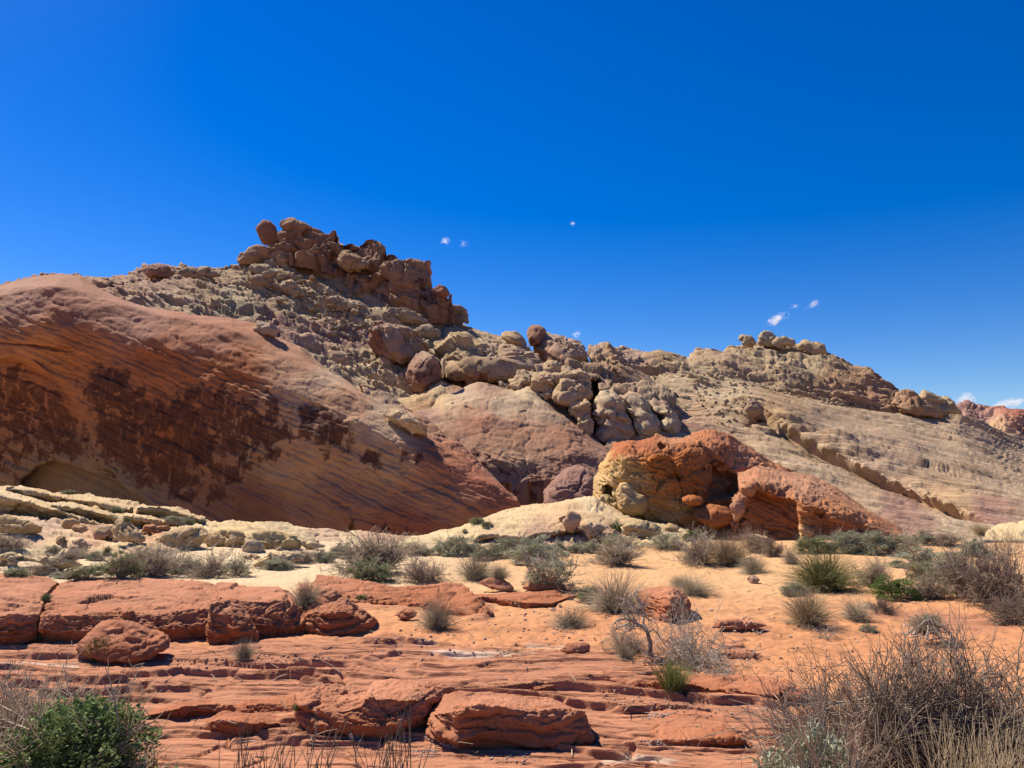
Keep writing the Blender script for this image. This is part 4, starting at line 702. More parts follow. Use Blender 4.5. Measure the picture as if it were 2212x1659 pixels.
rk = [(4, [(1372, 130), (1410, 105), (1470, 120), (1522, 150), (1500, 185), (1470, 240), (1430, 200), (1385, 170)], (.60, .42, .30), 26.2, 'top-heavy pinkish rock jutting from the cream dome'), (4, [(1535, 200), (1580, 180), (1650, 182), (1720, 205), (1660, 250), (1610, 285), (1560, 250)], (.62, .46, .34), 26, 'pale flat boulder tilted on the front of the cream dome'),
      (4, [(1660, 260), (1700, 225), (1750, 217), (1800, 245), (1790, 280), (1680, 290)], (.66, .54, .42), 25.6, 'smooth white boulder low on the right of the cream dome'), (4, [(1805, 200), (1860, 165), (1930, 150), (2000, 175), (2085, 215), (2040, 260), (1920, 285), (1830, 250)], (.58, .45, .28), 26.3, 'striped yellowish slab right of the cream dome'),
      (4, [(2060, 230), (2090, 195), (2130, 190), (2165, 215), (2120, 240)], (.60, .46, .26), 26.8, 'small yellow striped rock beside the striped slab'), (5, [(140, 200), (142, 165), (180, 152), (205, 175), (230, 215), (220, 245), (165, 240)], (.62, .40, .25), 26.5, 'upright pale orange block standing before the orange rock'),
      (5, [(325, 215), (335, 180), (375, 165), (412, 185), (415, 225), (370, 240)], (.62, .48, .32), 26.4, 'rounded cream boulder in front of the orange rock cave'), (5, [(400, 220), (385, 160), (405, 145), (440, 170), (470, 215), (450, 232), (415, 235)], (.58, .34, .2), 26.9, 'leaning orange block next to the rounded cream boulder'),
      (5, [(20, 250), (50, 222), (110, 225), (190, 250), (150, 275), (60, 275)], (.64, .5, .36), 25.8, 'flat cream rock among shrubs at the foot of the orange rock'), (5, [(235, 262), (250, 232), (290, 235), (310, 262), (270, 272)], (.62, .44, .3), 26, 'small pinkish rock between the upright block and the cream boulder'),
      (5, [(400, 290), (430, 252), (520, 262), (600, 280), (620, 310), (480, 310)], (.66, .54, .4), 25.3, 'long low cream rock behind the dry shrubs'),
      (3, [(-40, 400), (-30, 300), (30, 285), (100, 300), (200, 330), (280, 370), (270, 400), (150, 420), (20, 415)], (.60, .44, .25), 24.6, 'broad tan block at the left edge of the cream slab'), (3, [(405, 370), (420, 325), (460, 310), (490, 325), (500, 350), (450, 382)], (.58, .42, .24), 26, 'upright tan stone on the cream slab beside a stack of plates'),
      (3, [(455, 380), (470, 350), (530, 343), (572, 365), (570, 395), (520, 405), (470, 400)], (.58, .37, .23), 25.6, 'rounded stack of reddish plates on the cream slab'), (3, [(720, 380), (735, 330), (780, 320), (850, 350), (935, 390), (945, 450), (900, 480), (800, 470), (740, 450)], (.62, .46, .29), 25.2, 'large squared cream block with a shadowed front on the slab'),
      (3, [(620, 400), (680, 355), (740, 370), (745, 450), (690, 460), (630, 430)], (.60, .43, .29), 25.4, 'sloping tan block leaning against the squared cream block'), (3, [(425, 535), (450, 460), (490, 425), (540, 450), (600, 540), (520, 560), (440, 555)], (.60, .42, .29), 22, 'cone-shaped tan rock behind the shrubs on the left'),
      (3, [(378, 480), (400, 448), (440, 440), (455, 470), (430, 495), (390, 495)], (.60, .44, .24), 23.5, 'small golden stone left of the cone-shaped rock'), (3, [(990, 500), (1010, 430), (1080, 395), (1180, 370), (1300, 385), (1340, 420), (1280, 490), (1180, 510), (1050, 515)], (.62, .47, .29), 24.2, 'rounded cream outcrop with an undercut golden face'),
      (3, [(1300, 470), (1330, 410), (1420, 380), (1540, 385), (1600, 420), (1580, 480), (1480, 500), (1360, 495)], (.58, .44, .25), 24.6, 'lumpy golden outcrop between the undercut outcrop and the pitted one'), (3, [(1605, 470), (1620, 400), (1700, 385), (1820, 395), (1920, 430), (1960, 480), (1880, 515), (1720, 510)], (.58, .45, .26), 25.2, 'pitted olive-tan outcrop with small holes'),
      (3, [(1925, 470), (1960, 430), (2040, 450), (2110, 490), (2080, 520), (1980, 515)], (.62, .5, .33), 25.6, 'pale tilted slab with a small red hollow'), (3, [(1575, 500), (1600, 468), (1660, 470), (1700, 510), (1640, 530), (1580, 525)], (.64, .53, .38), 23.6, 'cream boulder below the pitted outcrop'), (3, [(1770, 515), (1775, 488), (1810, 490), (1825, 515), (1800, 528)], (.64, .52, .37), 24, 'small cream stone beside the cream boulder below the pitted outcrop'),
      (3, [(1550, 565), (1580, 540), (1650, 545), (1690, 565), (1640, 585), (1570, 582)], (.58, .40, .24), 22.5, 'flat golden rock beside the white slickrock'), (3, [(1600, 640), (1680, 560), (1800, 510), (1900, 530), (2000, 550), (1900, 600), (1750, 620)], (.68, .58, .44), 21.5, 'white smooth slickrock hump behind the shrubs left of centre'),
      (3, [(910, 400), (930, 365), (1010, 360), (1090, 365), (1110, 380), (1040, 405), (960, 410)], (.55, .28, .15), 26.5, 'row of low red plates behind the squared cream block'), (3, [(-60, 560), (60, 525), (250, 545), (450, 580), (550, 615), (400, 640), (240, 600), (100, 590), (-60, 600)], (.64, .55, .43), 18.5, 'pale undercut ledge low on the left above the red ledge')]
bpy.context.view_layer.update()
for i, (k, ol, c, d, lb) in enumerate(rk):
    inflate('boulder', k, ol, M_cream, [(ol[0][0], ol[0][1], (c[0] * .95, c[1] * .87, c[2] * .76)), (ol[2][0], ol[2][1], (c[0] * 1.03, c[1] * .97, c[2] * .86))], d='ray', label=lb, cat='boulder', seed=60 + i, e=.75, sc=.45, bed=(.2, -.35, .9), A=dict(big=.2, str=.12, ledge=.35, crack=.12, fine=.05, chip=.45), amp=.9)
loft('rock_slab', 5, [[(1940, 290, 29), (2260, 300, 29)], [(1980, 225, 31), (2100, 230, 30.5), (2260, 235, 30)], [(2000, 215, 33), (2060, 200), (2110, 190), (2150, 182), (2212, 168), (2260, 160, 34)]], M_cream, [(2100, 210, (.62, .52, .36))], sc=.6, A=dict(ledge=.3), thick=4, label='cream layered slab at the far right edge above the shrubs', cat='rock slab', seed=24)

# summit and hillside boulders
bl = [(1, [(1098, 97), (1104, 80), (1130, 70), (1168, 78), (1190, 98), (1204, 130), (1206, 165), (1185, 190), (1140, 190), (1112, 142)], (.34, .16, .09), 130, 'dark balanced boulder on the left of the summit'), (1, [(1184, 140), (1196, 97), (1222, 52), (1260, 54), (1300, 73), (1390, 113), (1425, 140), (1400, 165), (1290, 180), (1200, 175)], (.37, .21, .135), 129, 'large block forming the top of the summit'),
      (1, [(1018, 255), (1035, 215), (1065, 185), (1120, 172), (1165, 190), (1170, 240), (1130, 270), (1060, 275)], (.44, .28, .17), 127, 'layered tan outcrop on the left shoulder of the summit'), (1, [(1160, 215), (1175, 193), (1220, 200), (1255, 225), (1262, 255), (1225, 272), (1175, 260)], (.45, .29, .18), 126, 'tan block below the summit beside the layered outcrop'),
      (1, [(1060, 275), (1075, 252), (1130, 255), (1190, 285), (1240, 300), (1230, 330), (1180, 335), (1100, 310)], (.50, .42, .32), 122, 'pale grey craggy outcrop below the layered shoulder'), (1, [(1065, 330), (1080, 290), (1150, 300), (1190, 330), (1185, 350), (1140, 362), (1090, 345)], (.45, .31, .21), 120.5, 'brown boulder tucked under the pale craggy outcrop'),
      (1, [(1192, 350), (1200, 318), (1230, 318), (1280, 345), (1322, 375), (1320, 410), (1285, 420), (1245, 400), (1220, 385)], (.50, .37, .23), 118, 'prominent large tan boulder alone on the rubble slope'), (1, [(1385, 400), (1410, 390), (1470, 400), (1530, 435), (1548, 465), (1500, 475), (1440, 450), (1400, 425)], (.45, .33, .22), 117, 'long flat boulder lower right on the rubble slope'),
      (1, [(1455, 230), (1470, 192), (1500, 190), (1560, 235), (1600, 265), (1570, 300), (1520, 300), (1480, 270)], (.45, .29, .16), 121, 'squared tan block leaning against the summit cliff'), (1, [(615, 300), (622, 262), (670, 256), (720, 265), (760, 300), (740, 330), (680, 335), (635, 325)], (.42, .23, .15), 116, 'reddish outcrop on the skyline of the left shoulder'),
      (1, [(745, 305), (775, 278), (840, 270), (930, 290), (960, 310), (880, 325), (800, 325)], (.48, .34, .22), 117, 'flat tan ledge right of the reddish skyline outcrop'), (1, [(1930, 480), (1945, 430), (1985, 432), (2025, 455), (2040, 525), (1990, 530), (1945, 510)], (.46, .31, .19), 119, 'tan stepped crag at the right end of the summit ridge'),
      (1, [(1870, 420), (1880, 358), (1915, 360), (1938, 380), (1942, 440), (1900, 460)], (.37, .17, .1), 117.5, 'dark brown buttress at the end of the summit cliff'), (1, [(1270, 320), (1285, 300), (1320, 310), (1325, 330), (1295, 335)], (.47, .33, .21), 119, 'small tan boulder above the large one on the rubble slope'),
      (1, [(1320, 345), (1340, 322), (1380, 335), (1400, 360), (1360, 372), (1330, 365)], (.48, .34, .21), 118.5, 'mid-sized boulder right of the large tan one on the rubble slope'), (1, [(1650, 470), (1670, 430), (1720, 425), (1780, 460), (1830, 480), (1850, 520), (1790, 530), (1700, 520)], (.47, .35, .23), 112, 'blocky crag at the right of the rubble slope'),
      (1, [(1780, 560), (1800, 525), (1860, 530), (1900, 560), (1880, 590), (1820, 590)], (.48, .36, .24), 108, 'low blocky crag beneath the end of the summit ridge'), (1, [(1100, 545), (1120, 515), (1170, 525), (1210, 555), (1200, 580), (1140, 570)], (.48, .34, .24), 74.5, 'cracked knob on the rim of the stained cliff'), (1, [(1640, 905), (1660, 885), (1720, 890), (1790, 930), (1840, 970), (1845, 1000), (1780, 985), (1700, 945)], (.60, .47, .34), 61.2, 'pale pitted ledge high on the right part of the stained cliff')]
bpy.context.view_layer.update()
for i, (k, ol, c, d, lb) in enumerate(bl):
    inflate('boulder', k, ol, M_hill if d > 80 else M_cliff, [(ol[0][0], ol[0][1], tuple(x * .92 for x in c)), (ol[3][0], ol[3][1], c)], d=d if i in (0, 1, 2, 8) else 'ray', label=lb, cat='boulder', seed=90 + i, e=.75, sc=1.9 if d > 80 else 1., A=dict(big=.15, str=.05, ledge=.1, crack=.05, fine=.05) if i == 0 else dict(big=.2, str=.08, ledge=.25, crack=.15, fine=.05, chip=.36), amp=.9)

# ------------------------------------------------------------------ red ledges and boulders close by
RA = dict(big=.24, str=.15, ledge=.34, crack=.06, chip=.2, fine=.05, lam=.22)
def red(name, curves, label, cat='rock ledge', k=6, tint=None, **kw):
    kw.setdefault('A', RA); kw.setdefault('sc', .22); kw.setdefault('thick', 1.2); kw.setdefault('skirt', .25); kw.setdefault('step', 1.7); kw.setdefault('ten', .2); kw.setdefault('rows', 2.3); kw.setdefault('bed', BED_FLAT)
    c0 = curves[0][len(curves[0]) // 2]
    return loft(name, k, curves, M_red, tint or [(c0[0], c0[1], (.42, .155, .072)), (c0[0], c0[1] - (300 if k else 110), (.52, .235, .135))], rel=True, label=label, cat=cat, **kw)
red('rock_ledge', [[(-90, 505, 0), (100, 500, 0), (222, 490, .1)], [(-90, 440, -.05), (100, 420, -.05), (222, 420, .05)], [(-90, 330, .1), (100, 312, .08), (240, 315, .15)], [(-90, 220, .9), (120, 215, .9), (262, 215, 1.0)], [(-90, 96, 2.4), (100, 92, 2.5), (290, 104, 2.5), (345, 138, 2.2)]],
    'leftmost block of the red ledge, split off by a crack with weeds', seed=31, endr=(.12, .04))
red('rock_ledge', [[(240, 480, 0), (500, 478, 0), (800, 480, .05), (1240, 474, .1)], [(228, 410, -.1), (500, 420, -.08), (800, 410, 0), (1250, 400, .05)], [(238, 335, 0), (500, 330, .08), (650, 325, .12), (900, 325, .2), (1258, 300, .25)], [(285, 225, .95), (700, 222, 1.05), (1270, 222, 1.0)], [(350, 140, 2.4), (400, 125), (560, 112, 2.6), (750, 116), (900, 122, 2.6), (1100, 128), (1285, 155, 2.2)]],
    'long main block of the red ledge with a lit layered top and shaded front', seed=32, endr=(.06, .02))
red('rock_ledge', [[(1255, 458, .1), (1490, 455, .05), (1700, 445, .05), (1795, 428, .1)], [(1258, 380, .08), (1500, 385, .0), (1700, 385, .0), (1792, 398, .05)], [(1262, 250, .4), (1450, 245, .3), (1650, 240, .3), (1745, 290, .3)], [(1268, 152, 2.2), (1350, 150), (1450, 158, 1.9), (1600, 155, 1.7), (1690, 200, 1.1), (1740, 265, .6)]],
    'rounded red block right of the long ledge block, bulging to the right', seed=33, endr=(.12, .04))
red('rock_ledge', [[(1195, 476, -.12), (1350, 482, -.15), (1492, 472, -.02)], [(1196, 400, -.15), (1380, 420, -.28), (1497, 440, -.08)], [(1204, 320, -.08), (1330, 310, -.15), (1440, 350, -.05), (1490, 420, 0)], [(1225, 275, .1), (1270, 256), (1320, 252, .18), (1420, 285, .15), (1445, 320), (1482, 400, .1)]],
    'small layered red block set in the notch at the front of the ledge', seed=34, endr=(.15, .12))
red('rock_ledge', [[(1728, 430, .15), (1900, 448, .1), (2050, 434, .1), (2185, 402, .1)], [(1735, 330, .2), (1900, 325, .12), (2050, 335, .12), (2182, 388, .12)], [(1740, 175, 1.2), (1800, 162), (1850, 160, 1.1), (1960, 190, .9), (2060, 255, .6), (2130, 310, .4), (2192, 372, .2)]],
    'shaded red lobe at the right end of the ledge, tapering to the sand', seed=35, endr=(.35, .15))
inflate('boulder', 6, [(456, 515), (470, 480), (500, 440), (545, 395), (590, 360), (660, 352), (780, 360), (870, 400), (940, 425), (985, 440), (996, 480), (990, 515), (930, 565), (850, 597), (700, 600), (560, 588), (500, 560)], M_red, [(650, 400, (.46, .19, .105)), (700, 550, (.42, .155, .075))], sc=.2, lean=.75, thick=.62, e=.7, A=dict(big=.2, str=.2, ledge=.4, crack=.16, fine=.05), amp=.9, label='angular red boulder lying in front of the long red ledge', seed=36, bed=(-.12, -.2, 1))
red('boulder', [[(410, 888, 0), (450, 908, 0), (580, 964, 0), (900, 958, 0), (1150, 948, 0), (1392, 932, 0)], [(410, 845, 0), (460, 850, -.03), (590, 865, -.06), (1000, 855, -.05), (1330, 850, 0), (1390, 900, .0)], [(432, 745, .02), (590, 738, -.02), (720, 702, .0), (850, 718, .02), (1000, 738, .02), (1200, 730, .05), (1342, 750, .08)], [(500, 652, .35), (560, 636), (620, 627, .5), (800, 622, .55), (1000, 640, .5), (1140, 662, .45), (1250, 708, .3), (1334, 740, .15)]],
    'largest flat-topped red boulder at the bottom centre', 'boulder', 7, A=dict(RA, lam=0, chip=.12), seed=37, sc=.17, endr=(.12, .06), thick=.5)
red('boulder', [J(6, [(1722, 965, 0), (1800, 1014, 0), (1980, 1022, 0)]) + J(7, [(100, 888, 0), (250, 890, 0), (425, 862, .1)]), J(6, [(1712, 900, 0), (1800, 985, -.05), (2000, 965, -.08)]) + J(7, [(150, 830, -.08), (300, 800, -.05), (435, 800, .05)]),
    J(6, [(1706, 832, .10), (1850, 895, .02), (2000, 880, -.02), (2100, 852, 0)]) + J(7, [(0, 668, .03), (200, 652, .02), (380, 655, .05), (445, 705, .08)]), J(6, [(1712, 792, .3), (1740, 775), (1800, 765, .45), (1950, 742, .55), (2150, 745, .6)]) + J(7, [(150, 560, .6), (350, 565, .55), (500, 580, .4), (578, 612, .25)])],
    'red boulder with a dark hollowed front left of the largest flat-topped one', 'boulder', 0, A=dict(RA, lam=0, chip=.12), seed=38, sc=.18, endr=(.15, .08), thick=.5)
red('boulder', [[(1183, 992, 0), (1260, 1018, 0), (1400, 1032, 0), (1520, 1014, 0), (1702, 962, 0)], [(1186, 965, 0), (1270, 935, .0), (1450, 955, 0), (1600, 952, 0), (1705, 948, 0)], [(1200, 950, .06), (1235, 914, .25), (1300, 892, .35), (1480, 900, .3), (1600, 906, .25), (1702, 930, .1)]],
    'low rounded red boulder, smallest of the three at the bottom', 'boulder', A=dict(RA, lam=0, chip=.12), seed=39, sc=.15, endr=(.1, .1), thick=.4)
red('rock_ledge', [[(1340, 895, 0), (1500, 900, 0), (1712, 915, 0)], [(1345, 880, .03), (1480, 850, .08), (1715, 850, .1)], [(1350, 868, .08), (1450, 830, .3), (1600, 803, .5), (1700, 790, .6), (1722, 796, .55)]], 'thin-layered red ledge above the low rounded boulder', seed=40, sc=.14, endr=(.06, .08), thick=.6)
red('rock_ledge', [[(770, 950, 0), (900, 925, 0), (950, 918, 0), (1030, 930, 0), (1130, 905, 0), (1240, 892, 0), (1385, 885, 0)], [(775, 925, .02), (950, 890, .0), (1060, 862, .0), (1250, 845, .0), (1385, 870, .0)], [(775, 915, .1), (950, 880, .15), (1060, 846, .25), (1250, 828, .35), (1390, 858, .25)]], 'low red step with a shaded lip left of the bottom boulders', seed=41, sc=.15, thick=.8)
red('rock_ledge', [J(7, [(1040, 622, 0), (1250, 590, 0), (1420, 566, 0), (1560, 596, 0), (1780, 645, 0)]) + J(8, [(200, 655, 0), (400, 692, 0), (620, 735, 0), (850, 725, .1)]), J(7, [(1045, 600, .0), (1420, 552, 0), (1700, 575, 0)]) + J(8, [(200, 612, 0), (450, 650, 0), (700, 680, 0), (870, 690, .1)]),
    J(7, [(1080, 590, .1), (1420, 530, .35), (1700, 548, .5)]) + J(8, [(150, 562, .6), (500, 562, .6), (750, 592, .45), (880, 660, .2)])], 'long low red ledge right of centre with a dark undercut edge', 'rock ledge', 0, seed=42, sc=.15, thick=1.0)
red('rock_slab', [[(-60, 995, 0), (250, 990, 0), (510, 1002, 0), (562, 985, 0)], [(-60, 960, .03), (250, 940, .0), (470, 935, 0), (560, 975, .05)], [(-60, 860, .4), (200, 850, .4), (380, 860, .35), (560, 968, .1)], [(-60, 745, 1.1), (200, 748, 1.1), (380, 790, .9), (480, 860, .6), (562, 962, .15)]], 'smooth pink slab with a notched right edge beside the grey-green bush', 'rock slab', 8, seed=43, sc=.16, A=dict(big=.25, str=.1, ledge=.25, crack=.08, fine=.03, lam=.35), thick=.6)
red('rock_ledge', [[(-190, 690, 0), (100, 690, 0), (330, 705, 0), (500, 725, 0), (700, 765, 0), (850, 795, 0), (960, 780, .1)], [(-190, 600, .8), (100, 640, .4), (330, 670, .3), (500, 690, .25), (700, 725, .2), (850, 760, .1), (965, 770, .15)], [(-170, 510, 3), (0, 532, 2.8), (180, 560, 2.4), (330, 592, 1.8), (480, 592, 2.), (640, 566, 2.6), (780, 575, 2.4), (850, 650, 1.0), (968, 762, .25)]],
    'broken red ledge stepping down behind the grass tuft in the middle', 'rock ledge', 4, seed=44, sc=.24, A=dict(big=.4, str=.2, ledge=.45, crack=.3, block=.25, fine=.05, lam=.45))
red('rock_ledge', [[(770, 678, 0), (1000, 692, 0), (1200, 722, 0), (1340, 718, 0), (1400, 690, 0), (1480, 668, .1), (1570, 650, .2)], [(770, 660, .05), (1000, 668, .0), (1200, 690, 0), (1345, 695, 0), (1480, 650, .1), (1580, 640, .2)], [(760, 640, .3), (1000, 640, .6), (1300, 622, 1.2), (1400, 610, 1.6), (1520, 592, 1.8), (1640, 576, 2.0)]], 'long curved red lip with a thin shaded edge in the middle', 'rock ledge', 4, seed=45, sc=.2)
red('boulder', [[(1900, 760, .4), (2000, 800, .1), (2100, 825, 0), (2215, 808, .1)], [(1895, 690, .5), (2000, 710, .1), (2120, 730, 0), (2230, 740, .15)], [(1900, 640, .7), (2000, 650, .3), (2120, 650, .2), (2240, 690, .3)], [(1905, 618, 1.0), (1960, 600), (2000, 588, .9), (2060, 578, .9), (2150, 584, .8), (2200, 612, .6), (2240, 680, .4)]], 'dark stepped red outcrop right of the straw grass, with its shadow on the sand', 'rock outcrop', 4, seed=46, sc=.26, A=dict(big=.4, str=.2, ledge=.5, crack=.25, fine=.05), endr=(.3, .15), thick=.9)
for i, (k, ol, lb) in enumerate([(4, [(865, 570), (890, 545), (950, 532), (1040, 540), (1085, 575), (1108, 600), (1090, 618), (1000, 612), (920, 590)], 'low rounded red boulder left of the pyramid-shaped one in the middle'), (4, [(1140, 605), (1190, 550), (1230, 522), (1300, 515), (1380, 530), (1420, 570), (1448, 600), (1400, 610), (1250, 612)], 'red boulder like a flat pyramid before the dark sage shrub'),
                                 (4, [(320, 790), (330, 745), (400, 725), (470, 745), (495, 780), (420, 800)], 'small rounded red rock left of the grass tuft'), (4, [(1480, 680), (1620, 660), (1640, 690), (1550, 700)], 'thin red plate beside the straw grass'),
                                 (7, [(1165, 395), (1220, 345), (1320, 335), (1362, 355), (1350, 385), (1240, 400)], 'low dark red lip ending a pale streaked bedding surface'), (5, [(205, 850), (230, 812), (330, 800), (450, 815), (560, 840), (480, 862), (330, 870)], 'flat pink rock half buried in sand right of the dead bush'),
                                 (5, [(200, 1030), (330, 985), (450, 990), (540, 1020), (480, 1040), (330, 1045)], 'lower flat pink rock with a dark edge in the sand')]):
    inflate('boulder', k, ol, M_red, [(ol[0][0], ol[0][1], (.44, .17, .085)), (ol[2][0], ol[2][1], (.52, .235, .135))], sc=.2, lean=.9, e=.75, A=RA, amp=.8, label=lb, seed=140 + i, bed=BED_FLAT)
inflate('stone', 5, [(425, 540), (440, 515), (470, 510), (500, 525), (512, 545), (490, 568), (450, 568)], M_cream, [(460, 530, (.60, .42, .34)), (490, 560, (.5, .34, .26))], sc=.1, label='pale round stone lying alone on the orange sand', cat='stone', seed=150, A=dict(big=.3, str=.02, ledge=.02, crack=.2, pit=.2))

# ------------------------------------------------------------------ plants
def simple_mat(name, c0, c1, scale=6.0, rough=.8, trans=0.0):
    """colour wandering between two tones from place to place; leaves let some light through"""
    N = NT(name); geo = N.n('NewGeometry'); oi = N.n('ObjectInfo')
    n1 = N.noise(geo.outputs['Position'], scale, 3, .6)
    f = N.math('ADD', N.maprange(n1, .3, .7, 0, 1), N.maprange(oi.outputs['Random'], 0, 1, -.25, .25))
    f = N.math('ADD', f, N.maprange(geo.outputs['Random Per Island'], 0, 1, -.3, .3), clamp=True)
    col = N.mix(f, tuple(x * .80 for x in c0) + (1,), tuple(x * .80 for x in c1) + (1,))
    b = N.n('BsdfPrincipled', {'Base Color': col, 'Roughness': rough, 'Specular IOR Level': .2})
    if not trans: return N.out(b.outputs[0])
    t = N.n('BsdfTranslucent', {'Color': col})
    mx = N.n('MixShader', {0: trans, 1: b.outputs[0], 2: t.outputs[0]})
    return N.out(mx.outputs[0])

M_twig = simple_mat('dry_twig', (.29, .22, .155), (.56, .45, .34), 9)
M_twigd = simple_mat('dark_twig', (.20, .145, .11), (.42, .32, .25), 9)
M_silver = simple_mat('bleached_twig', (.36, .30, .24), (.62, .54, .45), 5)
M_sage = simple_mat('sage_leaf', (.29, .31, .19), (.54, .54, .38), 5, trans=.15)
M_sageg = simple_mat('green_sage_leaf', (.19, .23, .10), (.38, .40, .20), 5, trans=.15)
M_green = simple_mat('green_leaf', (.075, .14, .03), (.20, .30, .08), 8, trans=.22)
M_straw = simple_mat('straw', (.42, .33, .20), (.68, .55, .37), 7, trans=.15)
M_strawg = simple_mat('grey_straw', (.36, .30, .21), (.56, .48, .35), 7, trans=.15)
M_ggrass = simple_mat('green_blade', (.16, .18, .055), (.42, .40, .18), 7, trans=.2)
M_ephed = simple_mat('green_stem', (.10, .14, .035), (.24, .27, .09), 7, trans=.1)
M_stalk = simple_mat('grey_stalk', (.09, .085, .06), (.24, .21, .16), 9)

def tubes(paths, radii, sides=3):
    """list of (k,3) polylines with radii -> verts, quads"""
    V, Fc, off = [], [], 0
    for p, r in zip(paths, radii):
        p = np.asarray(p, float); k = len(p); t = np.gradient(p, axis=0); t /= np.maximum(np.linalg.norm(t, axis=1), 1e-9)[:, None]
        ref = np.array([.31, .87, .38]); a = np.cross(t, ref); a /= np.maximum(np.linalg.norm(a, axis=1), 1e-9)[:, None]; b = np.cross(t, a)
        an = np.arange(sides) * 2 * math.pi / sides
        ring = p[:, None] + r[:, None, None] * (np.cos(an)[None, :, None] * a[:, None] + np.sin(an)[None, :, None] * b[:, None])
        V.append(ring.reshape(-1, 3)); Fc.append(grid_faces(k, sides, wrap=True) + off); off += k * sides
    return np.concatenate(V), np.concatenate(Fc)

def quads(C, D, W, ln, wd):
    """leaf quads: centres, directions, side directions, lengths, widths"""
    a = C - D * ln[:, None] / 2; b = C + D * ln[:, None] / 2; s = W * wd[:, None] / 2
    m = C + D * ln[:, None] * .05
    V = np.stack([a, m + s, b, m - s], 1).reshape(-1, 3)
    return V, np.arange(len(V)).reshape(-1, 4)

def unit(v): return v / np.maximum(np.linalg.norm(v, axis=-1, keepdims=True), 1e-9)

def branchy(rs, n0=26, n1=9, n2=4, spread=1.0, up=.35, r0=.014, wig=.16, size=1.0, kink=.5, minr=.0028, lens=(.62, .42, .24)):
    """woody skeleton about one unit wide and tall: stems from the base, side twigs, fine twigs; returns paths, radii, tips"""
    P, R, T = [], [], []
    def grow(o, d, L, r, lv, seg):
        pts = [o]; q = o.copy(); dd = d.copy()
        for _ in range(seg):
            dd = unit(dd + rs.randn(3) * wig + np.array([0, 0, .05 * up])); q = q + dd * L / seg; q[2] = max(q[2], -.02); pts.append(q.copy())
        pts = np.array(pts); P.append(pts); R.append(np.maximum(np.linspace(r, r * .45, seg + 1), minr))
        if lv == 2: T.append((pts[-1], dd)); return
        for _ in range((n1, n2)[lv]):
            t = rs.uniform(.25, 1) * seg; i = min(int(t), seg - 1); f = t - i
            o2 = pts[i] * (1 - f) + pts[i + 1] * f; d2 = unit(dd + kink * rs.randn(3) * 1.1 + np.array([0, 0, .15 * up]))
            grow(o2, d2, L * rs.uniform(.4, .85) * lens[lv + 1] / lens[lv] * 1.25, r * .55, lv + 1, 3 if lv == 0 else 2)
    for i in range(n0):
        az = rs.uniform(0, 2 * math.pi); el = rs.uniform(.08, 1.0) ** .8 * 1.45
        d = np.array([math.cos(az) * math.cos(el) * spread, math.sin(az) * math.cos(el) * spread, math.sin(el) * (up + .55)])
        o = np.array([rs.uniform(-.09, .09), rs.uniform(-.09, .09), -.02])
        grow(o, unit(d), lens[0] * rs.uniform(.5, 1.0), r0 * rs.uniform(.6, 1), 0, 4)
    return P, R, T

def norm_box(Vs):
    """scale vertex arrays together so that the plant is one unit wide and one unit tall (robust extents)"""
    A = np.concatenate(Vs); w = np.percentile(np.abs(A[:, :2]), 97); h = np.percentile(A[:, 2], 99)
    return [v * [.5 / w, .5 / w, 1 / h] for v in Vs]

def lumpy_points(rs, n, clumps=34, inner=.35, rag=.22):
    """points through a lumpy half-ball crown, denser towards its outside, grouped in clumps"""
    cd_ = unit(rs.randn(clumps, 3)); cd_[:, 2] = np.abs(cd_[:, 2]) * .95 + .02
    cr = rs.uniform(inner, 1.0, clumps) ** .45 * rs.uniform(.72, 1.05, clumps)
    cc = cd_ * cr[:, None] * [.5, .5, .88]
    cs = rs.uniform(.06, .17, clumps)
    i = rs.randint(0, clumps, n); off = unit(rs.randn(n, 3)) * (rs.rand(n) ** .45)[:, None]
    p = cc[i] + off * cs[i][:, None] * [1, 1, .9] + rs.randn(n, 3) * rag * .02
    p[:, 2] = np.maximum(p[:, 2], .01 * rs.rand(n)); return p, unit(off + .6 * cd_[i])

